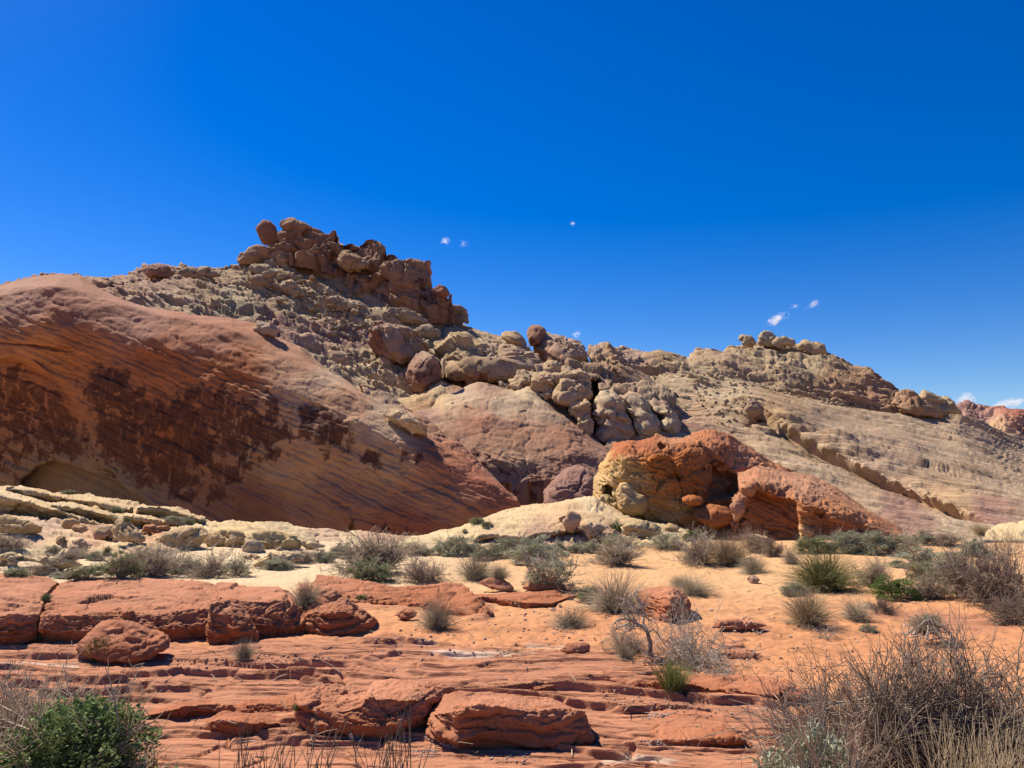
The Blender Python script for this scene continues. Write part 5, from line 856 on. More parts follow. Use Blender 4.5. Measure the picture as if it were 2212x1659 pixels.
def proto(kind, seed):
    """list of (part name, verts, faces, material)"""
    rs = np.random.RandomState(seed)
    if kind in ('dry', 'drydark', 'bare'):
        bare = kind == 'bare'
        P, R, T = branchy(rs, 14 if bare else 40, 6 if bare else 12, 4 if bare else 6, spread=1.15, up=.32, r0=.012, minr=.0026, wig=.2)
        v, f = tubes(P, R); v, = norm_box([v]); return [('branches', v, f, M_twigd if kind == 'drydark' else M_twig)]
    if kind in ('sage', 'sageg', 'green', 'mix'):
        P, R, T = branchy(rs, 22, 6, 3, spread=1.05, up=.4, r0=.016, minr=.004)
        v, f = tubes(P, R); v, = norm_box([v]); v = v * [.92, .92, .9]
        n = {'sage': 12000, 'sageg': 12000, 'green': 9500, 'mix': 4500}[kind]
        p, d = lumpy_points(rs, n, 60)
        D = unit(d + .8 * rs.randn(n, 3) + [0, 0, .3]); W = unit(np.cross(D, rs.randn(n, 3)))
        lv, lf = quads(p, D, W, rs.uniform(.025, .06, n), rs.uniform(.009, .017, n) * (1.0 if kind != 'green' else 1.2))
        return [('branches', v, f, M_twig if kind != 'green' else M_twigd), ('foliage', lv, lf, {'sage': M_sage, 'mix': M_sage, 'sageg': M_sageg, 'green': M_green}[kind])]
    if kind in ('straw', 'grass', 'tuft', 'ephedra', 'wild'):
        n = {'straw': 1100, 'grass': 1300, 'tuft': 800, 'ephedra': 520, 'wild': 900}[kind]
        P, R = [], []
        for i in range(n):
            az = rs.uniform(0, 2 * math.pi); el = {'ephedra': rs.uniform(.75, 1.5), 'wild': rs.uniform(.1, 1.5)}.get(kind, rs.uniform(.35, 1.5) ** .9)
            L = rs.uniform(.5, 1.0); o = np.array([rs.randn() * .09, rs.randn() * .09, -.01]); d = np.array([math.cos(az) * math.cos(el), math.sin(az) * math.cos(el), math.sin(el)])
            pts = [o]
            for k in range(4):
                d = unit(d + np.array([0, 0, -.10 - .05 * k if kind != 'ephedra' else .04]) + rs.randn(3) * (.10 if kind != 'wild' else .26)); q = pts[-1] + d * L / 4; q[2] = max(q[2], 0); pts.append(q)
            P.append(np.array(pts)); r = .0042 if kind != 'ephedra' else .0062; R.append(np.linspace(r, r * .4, 5))
        v, f = tubes(P, R); v, = norm_box([v])
        return [('blades', v, f, {'straw': M_straw, 'grass': M_ggrass, 'tuft': M_strawg, 'ephedra': M_ephed, 'wild': M_strawg}[kind])]

PROTO = {}
for kd, ns in (('dry', 3), ('drydark', 2), ('bare', 2), ('sage', 4), ('sageg', 3), ('green', 2), ('mix', 2), ('straw', 2), ('grass', 1), ('tuft', 2), ('ephedra', 1), ('wild', 2)):
    PROTO[kd] = []
    for q in range(ns):
        parts = []
        for pn, v, f, m in proto(kd, hash(kd) % 1 + 100 + q * 17 + len(kd) * 31):
            o = mesh_obj(pn, v, f, m, smooth=True); me = o.data; bpy.data.objects.remove(o); parts.append((pn, me))
        PROTO[kd].append(parts)

NAMES = dict(dry='dry_shrub', drydark='dry_shrub', bare='bare_shrub', sage='sage_shrub', sageg='green_shrub', green='green_shrub', mix='sage_shrub', straw='grass_clump', grass='grass_clump', tuft='grass_clump', ephedra='stem_bush', wild='straw_clump')
CATS = dict(straw='grass', grass='grass', tuft='grass', wild='grass')
bpy.context.view_layer.update()
prs = np.random.RandomState(5)
def plant(kind, k, box, label, group=None, dv=0.0):
    """a shrub standing where the foot of its box meets the ground or rock, as wide and tall as the box"""
    x0, y0, x1, y1 = box; fx, fy, s = FR[k]
    u, vt, vb, w = fx + (x0 + x1) / 2 * s, fy + y0 * s, fy + y1 * s, (x1 - x0) * s
    loc, nrm = cast(u, vb - .05 * (vb - vt) + dv, full=True)
    if loc is None: return
    d = loc.y; W = w * d / FPX * 1.26; H = (vb - vt) * d / FPX * (1.0 if kind in ('dry', 'drydark', 'bare') else 1.12)
    parts = PROTO[kind][prs.randint(len(PROTO[kind]))]
    z0 = loc.z - .02 * H; rot = prs.uniform(0, 6.28)
    depth = min(W, max(H * 1.3, W * .6))
    nm, cat = NAMES[kind], CATS.get(kind, 'shrub')
    y_ = loc.y + depth * .25
    if len(parts) == 1:
        o = bpy.data.objects.new(nm, parts[0][1]); COL.objects.link(o); roots = [o]
        o.location = (loc.x * y_ / loc.y, y_, z0); o.scale = (W, (W + depth) / 2, H); o.rotation_euler[2] = rot if abs(W - depth) < .3 * W else prs.choice([0, math.pi]) + prs.uniform(-.4, .4)
    else:
        o = bpy.data.objects.new(nm, None); COL.objects.link(o); o.location = (loc.x * y_ / loc.y, y_, z0); o.scale = (W, (W + depth) / 2, H); o.rotation_euler[2] = prs.choice([0, math.pi]) + prs.uniform(-.4, .4)
        o.empty_display_size = .1
        for pn, me in parts:
            c = bpy.data.objects.new(pn, me); COL.objects.link(c); c.parent = o
    o.rotation_euler[0] = prs.uniform(-.1, .1); o.rotation_euler[1] = prs.uniform(-.14, .14)
    return tag(o, label, cat, group)

G1, G2, G3, G4 = 'shrubs on the cream slabs', 'shrubs along the sandy wash', 'shrubs on the right-hand sand', 'grass clumps on the red rock'
PL = [  # middle of the picture
 ('dry', 4, (10, 275, 405, 525), 'big grey-brown twiggy shrub above the red ledge left of centre', G2), ('sageg', 4, (60, 420, 320, 562), 'pale green sage shrub in front of the big grey-brown twiggy one', G2), ('drydark', 4, (380, 420, 625, 575), 'dark brown twiggy shrub right of the pale green sage', G2),
 ('sage', 4, (615, 260, 875, 398), 'dark sage shrub against the left foot of the cream dome', G2), ('dry', 4, (390, 312, 575, 388), 'low grey shrub behind the big grey-brown twiggy one', G2), ('sage', 4, (455, 345, 580, 388), 'small pale sage at the foot of the low grey shrub', G2),
 ('sage', 4, (845, 328, 995, 428), 'rounded sage shrub in front of the dark sage below the cream dome', G2), ('sage', 4, (950, 265, 1160, 412), 'dull sage shrub below the layered foot of the cream dome', G2), ('sage', 4, (1095, 270, 1425, 460), 'large grey-green sage in the centre of the wash', G2),
 ('mix', 4, (1180, 365, 1510, 590), 'dark grey sage with trailing twigs behind the red pyramid boulder', G2), ('tuft', 4, (745, 408, 960, 562), 'spiky grey grass clump left of the red boulders', G2), ('tuft', 4, (950, 460, 1065, 545), 'smaller spiky grass beside the grey grass clump', G2),
 ('dry', 4, (1635, 330, 1900, 460), 'wide brown twiggy bush alone on the sand right of centre', G2), ('mix', 4, (1660, 245, 1885, 345), 'grey sage behind the wide brown twiggy bush', G2), ('sage', 4, (1525, 290, 1675, 382), 'small sage left of the grey sage under the cream dome', G2),
 ('sage', 4, (1440, 305, 1550, 376), 'low sage between two larger ones under the cream dome rocks', G2), ('sage', 4, (1345, 300, 1445, 368), 'low sage right behind the large central sage', G2), ('mix', 4, (1980, 228, 2185, 358), 'olive and brown shrub before the foot of the orange rock', G2),
 ('sageg', 4, (822, 140, 905, 186), 'pale green tuft high on the left shoulder of the cream dome', G1), ('sageg', 4, (898, 165, 966, 206), 'second small green tuft on the cream dome shoulder', G1), ('sage', 4, (772, 215, 802, 246), 'tiny bush low on the left edge of the cream dome', G1), ('green', 4, (1728, 175, 1822, 236), 'dark green bush among the rocks of the cream dome', G1),
 ('sage', 4, (-60, 310, 75, 392), 'sage clump where the cream slab meets the sand', G2), ('tuft', 4, (1590, 560, 1930, 775), 'large straw-grey grass clump behind the dead tree', G4), ('green', 4, (1515, 590, 1640, 672), 'bright green sprig at the left of the large straw-grey clump', G4),
 ('tuft', 4, (508, 690, 705, 885), 'spiky grey grass tuft standing on the red soil', G4), ('wild', 4, (1360, 760, 1590, 868), 'low tangle of dead grass on the red soil', G4), ('ephedra', 7, (1768, 490, 1922, 652), 'bright green upright stem bush growing from the red ledge', G4), ('wild', 7, (1520, 360, 1602, 437), 'tiny dry tuft left of the dead tree foot', G4),
 ('green', 4, (90, 640, 152, 676), 'tiny green plant in a pocket of the broken red ledge', G4),
 # right of the picture
 ('dry', 5, (30, 262, 250, 462), 'grey-brown shrub left of the tall straw clump', G3), ('bare', 5, (0, 370, 110, 465), 'dark dead branch tangle at the left of the grey-brown shrub', G3), ('straw', 5, (215, 285, 430, 472), 'tall straw-coloured grass clump on the sand before the orange rock', G3), ('wild', 5, (392, 400, 542, 517), 'drooping dark grass mound right of the tall straw clump', G3),
 ('dry', 5, (395, 240, 535, 382), 'brown twiggy shrub behind the tall straw clump', G3), ('dry', 5, (525, 292, 655, 402), 'sparse grey shrub right of the brown twiggy one', G3), ('wild', 5, (668, 352, 765, 452), 'small leaning grey clump on the sand', G3), ('green', 5, (22, 215, 135, 292), 'yellow-green bush at the foot of the orange rock', G3),
 ('sageg', 5, (760, 250, 965, 388), 'green-grey sage before the lobed right rock', G3), ('sage', 5, (950, 235, 1190, 388), 'broad grey sage, first of the long row below the layered lobe', G3), ('sage', 5, (1120, 225, 1360, 398), 'tallest grey sage in the long row below the layered lobe', G3), ('mix', 5, (1290, 228, 1515, 402), 'brownish sage ending the long row below the layered lobe', G3),
 ('sage', 5, (1500, 230, 1660, 328), 'low grey sage under the purple slab', G3), ('dry', 5, (1630, 250, 1790, 332), 'brownish low shrub under the purple slab', G3), ('straw', 5, (1880, 192, 2005, 262), 'pale straw clump at the lower end of the long slab', G3), ('bare', 5, (1995, 235, 2240, 400), 'bare branching bush at the right edge above the sage', G3),
 ('sage', 5, (1812, 290, 1995, 406), 'rounded pale sage on the sand near the right edge', G3), ('grass', 5, (745, 400, 1105, 645), 'large green grass clump on a sand mound', G3), ('sage', 5, (662, 560, 805, 658), 'small dark green-grey ball shrub left below the green grass clump', G3), ('dry', 5, (800, 572, 890, 632), 'tiny dry shrub between the ball shrub and green grass', G3),
 ('sage', 5, (1408, 342, 1775, 492), 'large grey-green sage right of the green grass clump', G3), ('dry', 5, (1165, 430, 1345, 602), 'reddish-brown twiggy shrub left of the green ball bush', G3), ('green', 5, (1268, 520, 1525, 690), 'dense green ball-shaped bush on the right', G3), ('sageg', 5, (1485, 440, 1705, 562), 'green-grey sage right above the green ball bush', G3),
 ('dry', 5, (1515, 540, 1730, 682), 'brown twiggy mass right of the green ball bush', G3), ('drydark', 5, (1215, 680, 1375, 752), 'flat dark dead shrub below the green ball bush', G3), ('dry', 5, (1720, 380, 2010, 700), 'tall brown-grey twiggy bush near the right edge', G3), ('drydark', 5, (1900, 390, 2260, 765), 'largest brown twiggy bush at the right edge', G3), ('drydark', 5, (2040, 660, 2260, 842), 'dark twiggy bush at the right edge below the largest one', G3),
 ('straw', 5, (705, 660, 965, 865), 'pale straw clump low on the sand right of centre', G3), ('wild', 5, (1045, 690, 1215, 822), 'small pale dry clump right of the pale straw clump', G3), ('bare', 5, (868, 830, 1012, 930), 'tiny brown dry sprig below the pale straw clump', G3), ('sage', 5, (1165, 830, 1260, 890), 'small green-grey plant among the dry clumps', G3), ('wild', 5, (-20, 545, 190, 652), 'grey dead shrub lying flat left of the white stone', G3), ('straw', 5, (-60, 530, 60, 600), 'straw-coloured tuft behind the flat grey dead shrub', G3),
 # left of the picture
 ('drydark', 3, (-60, 420, 135, 525), 'dark dry shrub at the left edge on the cream slab', G1), ('sage', 3, (288, 490, 402, 552), 'small sage left of the cone-shaped rock', G1), ('dry', 3, (380, 520, 562, 592), 'low brown shrub in front of the cone-shaped rock', G1), ('sage', 3, (562, 525, 665, 592), 'round sage right of the cone-shaped rock', G1), ('green', 3, (666, 495, 714, 552), 'small bright green plant on the cream slickrock', G1),
 ('sageg', 3, (665, 530, 880, 702), 'green-leaved shrub at the left of the shrub thicket', G1), ('dry', 3, (800, 520, 1110, 705), 'large purplish-brown twiggy shrub in the thicket', G1), ('sage', 3, (860, 505, 975, 590), 'olive sage rising behind the thicket', G1), ('sage', 3, (1075, 570, 1275, 672), 'grey-green sage in the middle of the thicket', G1), ('dry', 3, (1235, 590, 1440, 705), 'silvery twiggy shrub at the front of the thicket', G1), ('mix', 3, (1435, 560, 1615, 692), 'yellowish shrub ending the thicket on the right', G1),
 ('bare', 3, (980, 450, 1290, 640), 'bare tangle of branches above the thicket, left one', G1), ('bare', 3, (1220, 455, 1560, 640), 'bare tangle of branches above the thicket, right one', G1), ('sageg', 3, (448, 610, 645, 702), 'bright green-grey bush just above the red ledge', G1), ('sage', 3, (325, 660, 475, 706), 'low pale sage by the edge of the red ledge', G1), ('sageg', 3, (45, 632, 182, 686), 'low green shrub under the pale undercut ledge', G1), ('dry', 3, (185, 610, 335, 684), 'low brown shrub under the pale undercut ledge', G1),
 ('sage', 3, (1680, 575, 1885, 652), 'thin sage clump beside the white slickrock hump', G1), ('dry', 3, (1835, 520, 2005, 602), 'brown twiggy shrub on the white slickrock hump', G1), ('sage', 3, (1990, 515, 2155, 600), 'dark sage right of the white slickrock hump', G1), ('sage', 3, (2120, 488, 2260, 575), 'broad dark sage at the right of the white slickrock', G1),
 ('sageg', 3, (395, 130, 475, 158), 'green tuft on the crest of the cream slab', G1), ('sageg', 3, (690, 235, 785, 280), 'yellow-green tuft in a crack of the cream slab', G1), ('sage', 3, (640, 288, 770, 326), 'dark low tuft under a step of the cream slab', G1), ('sageg', 3, (798, 298, 838, 338), 'small upright tuft on a step of the cream slab', G1), ('sage', 3, (1060, 296, 1180, 334), 'low green tuft, left one below the slab crest', G1), ('sageg', 3, (1170, 310, 1250, 356), 'green tuft, right one below the slab crest', G1), ('sage', 3, (1285, 312, 1330, 338), 'tiny tuft at the end of the slab crest cracks', G1), ('sage', 3, (548, 272, 612, 302), 'small grey tuft on the cream slab steps', G1),
 ('tuft', 3, (1895, 745, 2065, 890), 'grey straw clump spilling over the rounded red block', G4), ('green', 6, (182, 420, 236, 476), 'green weed at the foot of the crack in the red ledge', G4), ('tuft', 6, (1365, 490, 1475, 592), 'dark grass tuft in the shadow of the red ledge', G4), ('green', 6, (1702, 842, 1750, 886), 'tiny green weed between the two bottom boulders', G4),
 ('ephedra', 6, (520, 480, 640, 602), 'thin grey-green plant leaning on the angular red boulder', G4), ('green', 6, (236, 205, 292, 262), 'dry green weeds in the crack of the red ledge', G4),
]
for p_ in PL: plant(*p_)

# ------------------------------------------------------------------ plants close to the camera
M_leaf = simple_mat('bush_leaf', (.10, .165, .045), (.38, .48, .19), 14, trans=.22)
M_silverleaf = simple_mat('silver_leaf', (.20, .24, .13), (.52, .54, .40), 14, trans=.15)
M_neartwig = simple_mat('near_twig', (.16, .12, .093), (.42, .325, .25), 14)
M_bark = simple_mat('grey_bark', (.20, .15, .12), (.42, .34, .28), 12)

def place(name, label, cat, u, d, parts, scale, rot=0.0, group=None, z=None):
    """a plant of named parts standing on the ground below the point of the view at column u and distance d"""
    p = unproj(u, 1400, d); x = float(p[0])
    if z is None:
        ok, loc, *_ = SC.ray_cast(bpy.context.view_layer.depsgraph, Vector((x, d, 1.2)), Vector((0, 0, -1))); z = (loc.z if ok else 0) - .02
    if len(parts) == 1:
        o = mesh_obj(name, parts[0][1], parts[0][2], parts[0][3])
    else:
        o = bpy.data.objects.new(name, None); COL.objects.link(o); o.empty_display_size = .1
        for pn, v, f, m in parts: mesh_obj(pn, v, f, m, parent=o)
    o.location = (x, d, z); o.scale = scale; o.rotation_euler[2] = rot
    return tag(o, label, cat, group)

def leafy(rs, n, clumps, leafm, ln, wd, twig, sprigs=40, inner=.3):
    P, R, T = branchy(rs, 26, 9, 4, spread=1.05, up=.45, r0=.012, minr=.0022)
    v, f = tubes(P, R); v, = norm_box([v]); v = v * [.95, .95, .95]
    p, d = lumpy_points(rs, n, clumps, inner)
    SP, SR, lp, ld = [], [], [p], [d]
    for i in range(sprigs):                         # leafy sprigs sticking out of the crown
        q = unit(rs.randn(3)); q[2] = abs(q[2]) * .9; o = q * [.42, .42, .75]; L = rs.uniform(.10, .22)
        dd = unit(q + .5 * rs.randn(3) + [0, 0, .3]); t = np.linspace(0, 1, 5)[:, None]; path = o + dd * L * t + np.array([0, 0, -.03]) * t * t
        SP.append(path); SR.append(np.linspace(.004, .002, 5))
        k = 26; tt = rs.rand(k); lp.append(o + dd * L * tt[:, None] + rs.randn(k, 3) * .012); ld.append(unit(dd + rs.randn(k, 3)))
    sv, sf = tubes(SP, SR); f = np.concatenate([f, sf + len(v)]); v = np.concatenate([v, sv])
    p, d = np.concatenate(lp), np.concatenate(ld); m = len(p)
    D = unit(d + .9 * rs.randn(m, 3) + [0, 0, .25]); W = unit(np.cross(D, rs.randn(m, 3)))
    lv, lf = quads(p, D, W, rs.uniform(ln * .6, ln * 1.3, m), rs.uniform(wd * .6, wd * 1.3, m))
    return [('branches', v, f, twig), ('foliage', lv, lf, leafm)]

def woody(rs, mat, n0, n1, n2, r0=.010, minr=.0014, wig=.12, kink=.45, up=.5, spread=1.0, lens=(.62, .42, .24)):
    P, R, T = branchy(rs, n0, n1, n2, spread=spread, up=up, r0=r0, minr=minr, wig=wig, kink=kink, lens=lens)
    v, f = tubes(P, R); v, = norm_box([v]); return [('branches', v, f, mat)]

bpy.context.view_layer.update()
R_ = np.random.RandomState
place('green_bush', 'dense bright green leafy bush at the bottom left corner', 'bush', 172, 5.25, leafy(R_(1), 22000, 110, M_leaf, .040, .017, M_twig, 70), (1.12, .95, .80), .3)
place('dead_bush', 'grey leafless bush behind the bright green one at the left edge', 'bush', 20, 5.75, woody(R_(2), M_twig, 46, 12, 5, r0=.008, minr=.0018, wig=.2), (1.05, .8, .66), 0)
place('silver_bush', 'silvery grey-green bush in front of the large twiggy bush at bottom right', 'bush', 1760, 4.35, leafy(R_(3), 12000, 60, M_silverleaf, .045, .016, M_twig, 50, .25), (.86, .7, .96), 1.0)
place('twiggy_bush', 'large leafless purplish-brown bush filling the bottom right, left half', 'bush', 1925, 5.15, woody(R_(4), M_neartwig, 46, 14, 8, r0=.008, minr=.0013, wig=.20, up=.6, kink=.6), (1.5, 1.1, 1.0), .4)
place('twiggy_bush', 'leafless brown bush at the right edge behind the pale grass', 'bush', 2165, 5.0, woody(R_(5), M_neartwig, 44, 14, 8, r0=.008, minr=.0013, wig=.20, up=.65, kink=.6), (1.4, 1.1, .95), 2.0)
place('twiggy_bush', 'low spreading part of brown twigs left of the silvery bush', 'bush', 1770, 5.6, woody(R_(6), M_neartwig, 30, 10, 5, r0=.009, minr=.0016, wig=.12, up=.5), (.95, .8, .62), 1.2)

def stalks(rs, n, h, sp, lean=.22):
    P, R = [], []
    for i in range(n):
        o = np.array([rs.randn() * sp * .5, rs.randn() * sp * .4, -.03]); d = unit(np.array([rs.randn() * lean, rs.randn() * lean, 1.0])); L = h * rs.uniform(.45, 1.0) ** 1.0
        t = np.linspace(0, 1, 5)[:, None]; p = o + d * L * t + np.array([rs.randn() * .03, 0, 0]) * t * t; P.append(p); R.append(np.linspace(.0042, .0020, 5))
        for _ in range(rs.randint(0, 4)):
            q = p[rs.randint(1, 4)]; d2 = unit(d + np.array([rs.randn() * .35, rs.randn() * .3, .1])); L2 = L * rs.uniform(.2, .45); P.append(q + d2 * L2 * t); R.append(np.linspace(.003, .0015, 5))
    v, f = tubes(P, R, 4); return v, f
for i, (u, d, n, h, sp, lb) in enumerate([(556, 4.9, 26, .60, .20, 'cluster of thin dark stalks at the bottom edge, leftmost'), (655, 4.95, 22, .63, .13, 'taller cluster of thin stalks just left of the red boulders'), (820, 4.9, 30, .60, .16, 'dense cluster of grey-green stalks below the hollowed red boulder'), (880, 4.9, 16, .70, .12, 'sparse cluster with one tall stalk below the boulder gap'), (965, 4.9, 4, .42, .10, 'few single stalks at the bottom edge below the largest boulder')]):
    v, f = stalks(R_(40 + i), n, h, sp); place('stalk_plant', lb, 'plant', u, d, [('stalks', v, f, M_stalk)], (1, 1, 1), 0, 'stalk plants along the bottom edge')
P, R = [], []
rs = R_(60)
for i in range(420):
    az = rs.uniform(0, 6.28); el = rs.uniform(.8, 1.5); d = np.array([math.cos(az) * math.cos(el), math.sin(az) * math.cos(el), math.sin(el)]); o = np.array([rs.randn() * .16, rs.randn() * .12, 0]); pts = [o]
    for k in range(4): d = unit(d + rs.randn(3) * .08 + [0, 0, -.05]); pts.append(pts[-1] + d * rs.uniform(.10, .19))
    P.append(np.array(pts)); R.append(np.linspace(.0032, .0012, 5))
v, f = tubes(P, R); place('pale_grass', 'pale dry grass in the bottom right corner', 'grass', 2120, 4.35, [('blades', v, f, M_straw)], (1.1, 1, 1.3))

# ------------------------------------------------------------------ the dead tree and dead wood
def wood(k, lines, d0, rs, twigs=6, r=.012, tl=.14):
    """bleached wood drawn as polylines (x, y, offset in depth) in a picture frame at distance d0, with side twigs"""
    P, R = [], []
    for ln in lines:
        rr = ln[0]; u, v, d = tf(k, ln[1]); off = np.array([p[2] if len(p) > 2 else 0 for p in ln[1]])
        L = unproj(u, v, d0 + off); t = np.linspace(0, len(L) - 1, len(L) * 3); p = np.stack([np.interp(t, np.arange(len(L)), L[:, i]) for i in range(3)], 1) + rs.randn(len(t), 3) * .004
        P.append(p); R.append(np.linspace(rr, rr * .45, len(p)))
        for _ in range(int(twigs * ln[2]) if len(ln) > 2 else twigs):
            q = p[rs.randint(len(p) // 3, len(p))]; dd = unit(rs.randn(3) + [0, 0, .2])
            pts = [q]
            for _ in range(4): dd = unit(dd + rs.randn(3) * .45); pts.append(pts[-1] + dd * tl / 4 * rs.uniform(.6, 1.3))
            pts = np.array(pts); P.append(pts); R.append(np.linspace(rr * .35, .0016, 5).clip(.0018))
            for _ in range(3):
                q2 = pts[rs.randint(1, 5)]; d3 = unit(dd + rs.randn(3) * .8); P.append(np.array([q2, q2 + d3 * tl * .25, q2 + unit(d3 + rs.randn(3) * .5) * tl * .5])); R.append(np.array([.003, .0022, .0016]))
    return tubes(P, R, 5)
rs = R_(70); d0 = float(gd(1414))
base = unproj(768 + 1714 * .372, 1261.8 + 412 * .372, d0)
tree = bpy.data.objects.new('dead_tree', None); COL.objects.link(tree); tree.location = Vector([float(q) for q in base]); tag(tree, 'small bleached dead tree with a crooked trunk and bare branches', 'tree')
v, f = wood(7, [(.038, [(1714, 425), (1712, 370, .0), (1708, 320, .01), (1698, 285, .0), (1690, 268, 0)], 0)], d0, rs, 0); mesh_obj('trunk', v - base, f, M_bark, parent=tree)
v, f = wood(7, [(.026, [(1692, 272), (1650, 240, -.05), (1615, 212, -.1), (1570, 200, -.14), (1520, 208, -.2)], 2.2), (.020, [(1650, 240), (1610, 245, .05), (1560, 235, .1), (1515, 262, .15)], 2), (.018, [(1692, 270), (1668, 225, .05), (1676, 180, .08), (1668, 130, .1), (1640, 80, .12), (1618, 48, .1)], 2.2),
                   (.012, [(1676, 190), (1640, 150, -.05), (1600, 120, -.1), (1560, 100, -.1)], 2), (.012, [(1668, 140), (1690, 190, .05), (1705, 215, .1)], 1), (.013, [(1700, 280), (1725, 262, .1), (1755, 285, .2), (1780, 330, .25)], 1.5), (.012, [(1600, 212), (1575, 170, -.1), (1585, 130, -.15)], 1.6), (.010, [(1640, 238), (1590, 270, -.1), (1540, 290, -.15)], 2)], d0, rs, 6, tl=.17)
mesh_obj('branch', v - base, f, M_silver, parent=tree)
place('dead_brush', 'pale tangle of dead twigs right of the dead tree', 'dead shrub', 1500, 9.15, woody(R_(71), M_silver, 34, 8, 4, r0=.010, minr=.0024, wig=.4, kink=.7, up=.35, spread=1.2), (1.0, .8, .58), .3)
place('dead_brush', 'bleached low branches spreading below the pale tangle', 'dead shrub', 1540, 8.7, woody(R_(72), M_silver, 26, 7, 4, r0=.011, minr=.0024, wig=.4, kink=.7, up=.12, spread=1.4), (.85, .6, .26), 1.3)
place('dead_brush', 'small grey twigs rising behind the pale tangle', 'dead shrub', 1478, 9.9, woody(R_(73), M_silver, 9, 6, 4, r0=.010, minr=.0022, wig=.35, kink=.6, up=.9, spread=.6), (.42, .35, .75), .3)
place('dead_brush', 'dark leaf litter and twigs under the dead tree branches', 'dead shrub', 1352, 9.75, woody(R_(74), M_twig, 40, 9, 4, r0=.010, minr=.0028, wig=.3, kink=.6, up=.25, spread=1.2), (.62, .5, .28), .3)
du = float(gd(1385)); nb = unproj(2010, 1385, du)
nest = bpy.data.objects.new('dead_stump', None); COL.objects.link(nest); nest.location = Vector([float(q) for q in nb]); tag(nest, 'dead stump of grey roots arched over dark wood with pale dry blades on top', 'dead shrub')
rs = R_(75)
v, f = wood(5, [(.020, [(1500, 900, -.05), (1530, 850, -.1), (1580, 810, -.1), (1620, 805, 0)], .5), (.018, [(1590, 925, -.2), (1592, 870, -.18), (1600, 820, -.1)], .4), (.018, [(1640, 815, 0), (1690, 850, -.1), (1740, 900, -.15), (1785, 935, -.2)], 1), (.012, [(1480, 915, 0), (1540, 905, -.15), (1600, 935, -.25)], .6), (.014, [(1445, 905, .05), (1490, 870, 0), (1540, 830, 0)], .8), (.012, [(1600, 935, -.1), (1680, 915, -.12), (1760, 930, -.1)], 1)], du, rs, 6, tl=.16)
mesh_obj('root', v - nb, f, M_silver, parent=nest)
v, f = wood(5, [(.016, [(1500 + 22 * i, 900 - 6 * (i % 3), .1), (1540 + 14 * i, 850, .15), (1580 + 3 * i, 815, .12)], 2) for i in range(9)], du, rs, 7, tl=.16); mesh_obj('dark_wood', v - nb, f, M_twigd, parent=nest)
P, R = [], []
for i in range(420):
    q = unproj(1470.3 + (1500 + rs.rand() * 160) * .3353, 1069.8 + (815 + rs.rand() * 60) * .3353, du + rs.uniform(-.1, .25)); d = unit(np.array([rs.randn() * .7 - .1, rs.randn() * .5, rs.uniform(.3, 1.2)])); L = rs.uniform(.06, .22); P.append(np.array([q, q + d * L * .5, q + (d + [0, 0, -.15]) * L])); R.append(np.array([.003, .0025, .0014]))
v, f = tubes(P, R); mesh_obj('dry_blades', v - nb, f, M_strawg, parent=nest)
ds = float(gd(1069.8 + .3353 * 895)); sb = unproj(1470.3 + 500 * .3353, 1069.8 + 895 * .3353, ds)
v, f = wood(5, [(.012, [(460, 865, 0), (480, 882, -.02), (505, 898, -.05), (540, 885, -.02)], .5), (.008, [(505, 898, -.05), (520, 880, .02), (538, 868, .05)], .5)], ds, rs, 3, tl=.06)
tag(mesh_obj('driftwood', v, f, M_silver, origin=sb), 'small white forked stick lying on the sand', 'stick')

# ------------------------------------------------------------------ loose stones
def pebble(rs, n=7):
    g = np.linspace(-1, 1, n); a, b = np.meshgrid(g, g); a, b = a.ravel(), b.ravel(); o = np.ones_like(a)
    V, Fc = [], []
    for i, s in enumerate([(o, a, b), (-o, b, a), (b, o, a), (a, -o, b), (a, b, o), (b, a, -o)]):
        V.append(np.stack(s, 1)); Fc.append(grid_faces(n, n) + i * n * n)
    V = unit(np.concatenate(V)); pn = unit(rs.randn(14, 3)); pt = rs.uniform(.55, .95, 14); ss = (V @ pn.T / pt).max(1); V = V / np.maximum(ss, 1)[:, None]
    V = V * [1, rs.uniform(.65, 1), rs.uniform(.5, .85)] * (1 + .05 * fbm(V * 2.1 + rs.rand() * 50, 2))[:, None]
    return V.astype(np.float32), np.concatenate(Fc)
prs2 = np.random.RandomState(11)
PEB = [pebble(R_(200 + i), 5) for i in range(8)]
def stone_mat(name, c0, c1):
    N = NT(name); geo = N.n('NewGeometry'); n = N.noise(geo.outputs['Position'], 6.0 if 'gravel' in name else .8, 4, .65)
    f = N.math('ADD', N.math('MULTIPLY', geo.outputs['Random Per Island'], .7), N.maprange(n, .3, .7, 0, .4), clamp=True)
    return N.out(N.n('BsdfPrincipled', {'Base Color': N.mix(f, tuple(x * ALB for x in c0) + (1,), tuple(x * ALB for x in c1) + (1,)), 'Roughness': .95, 'Specular IOR Level': .1}).outputs[0])
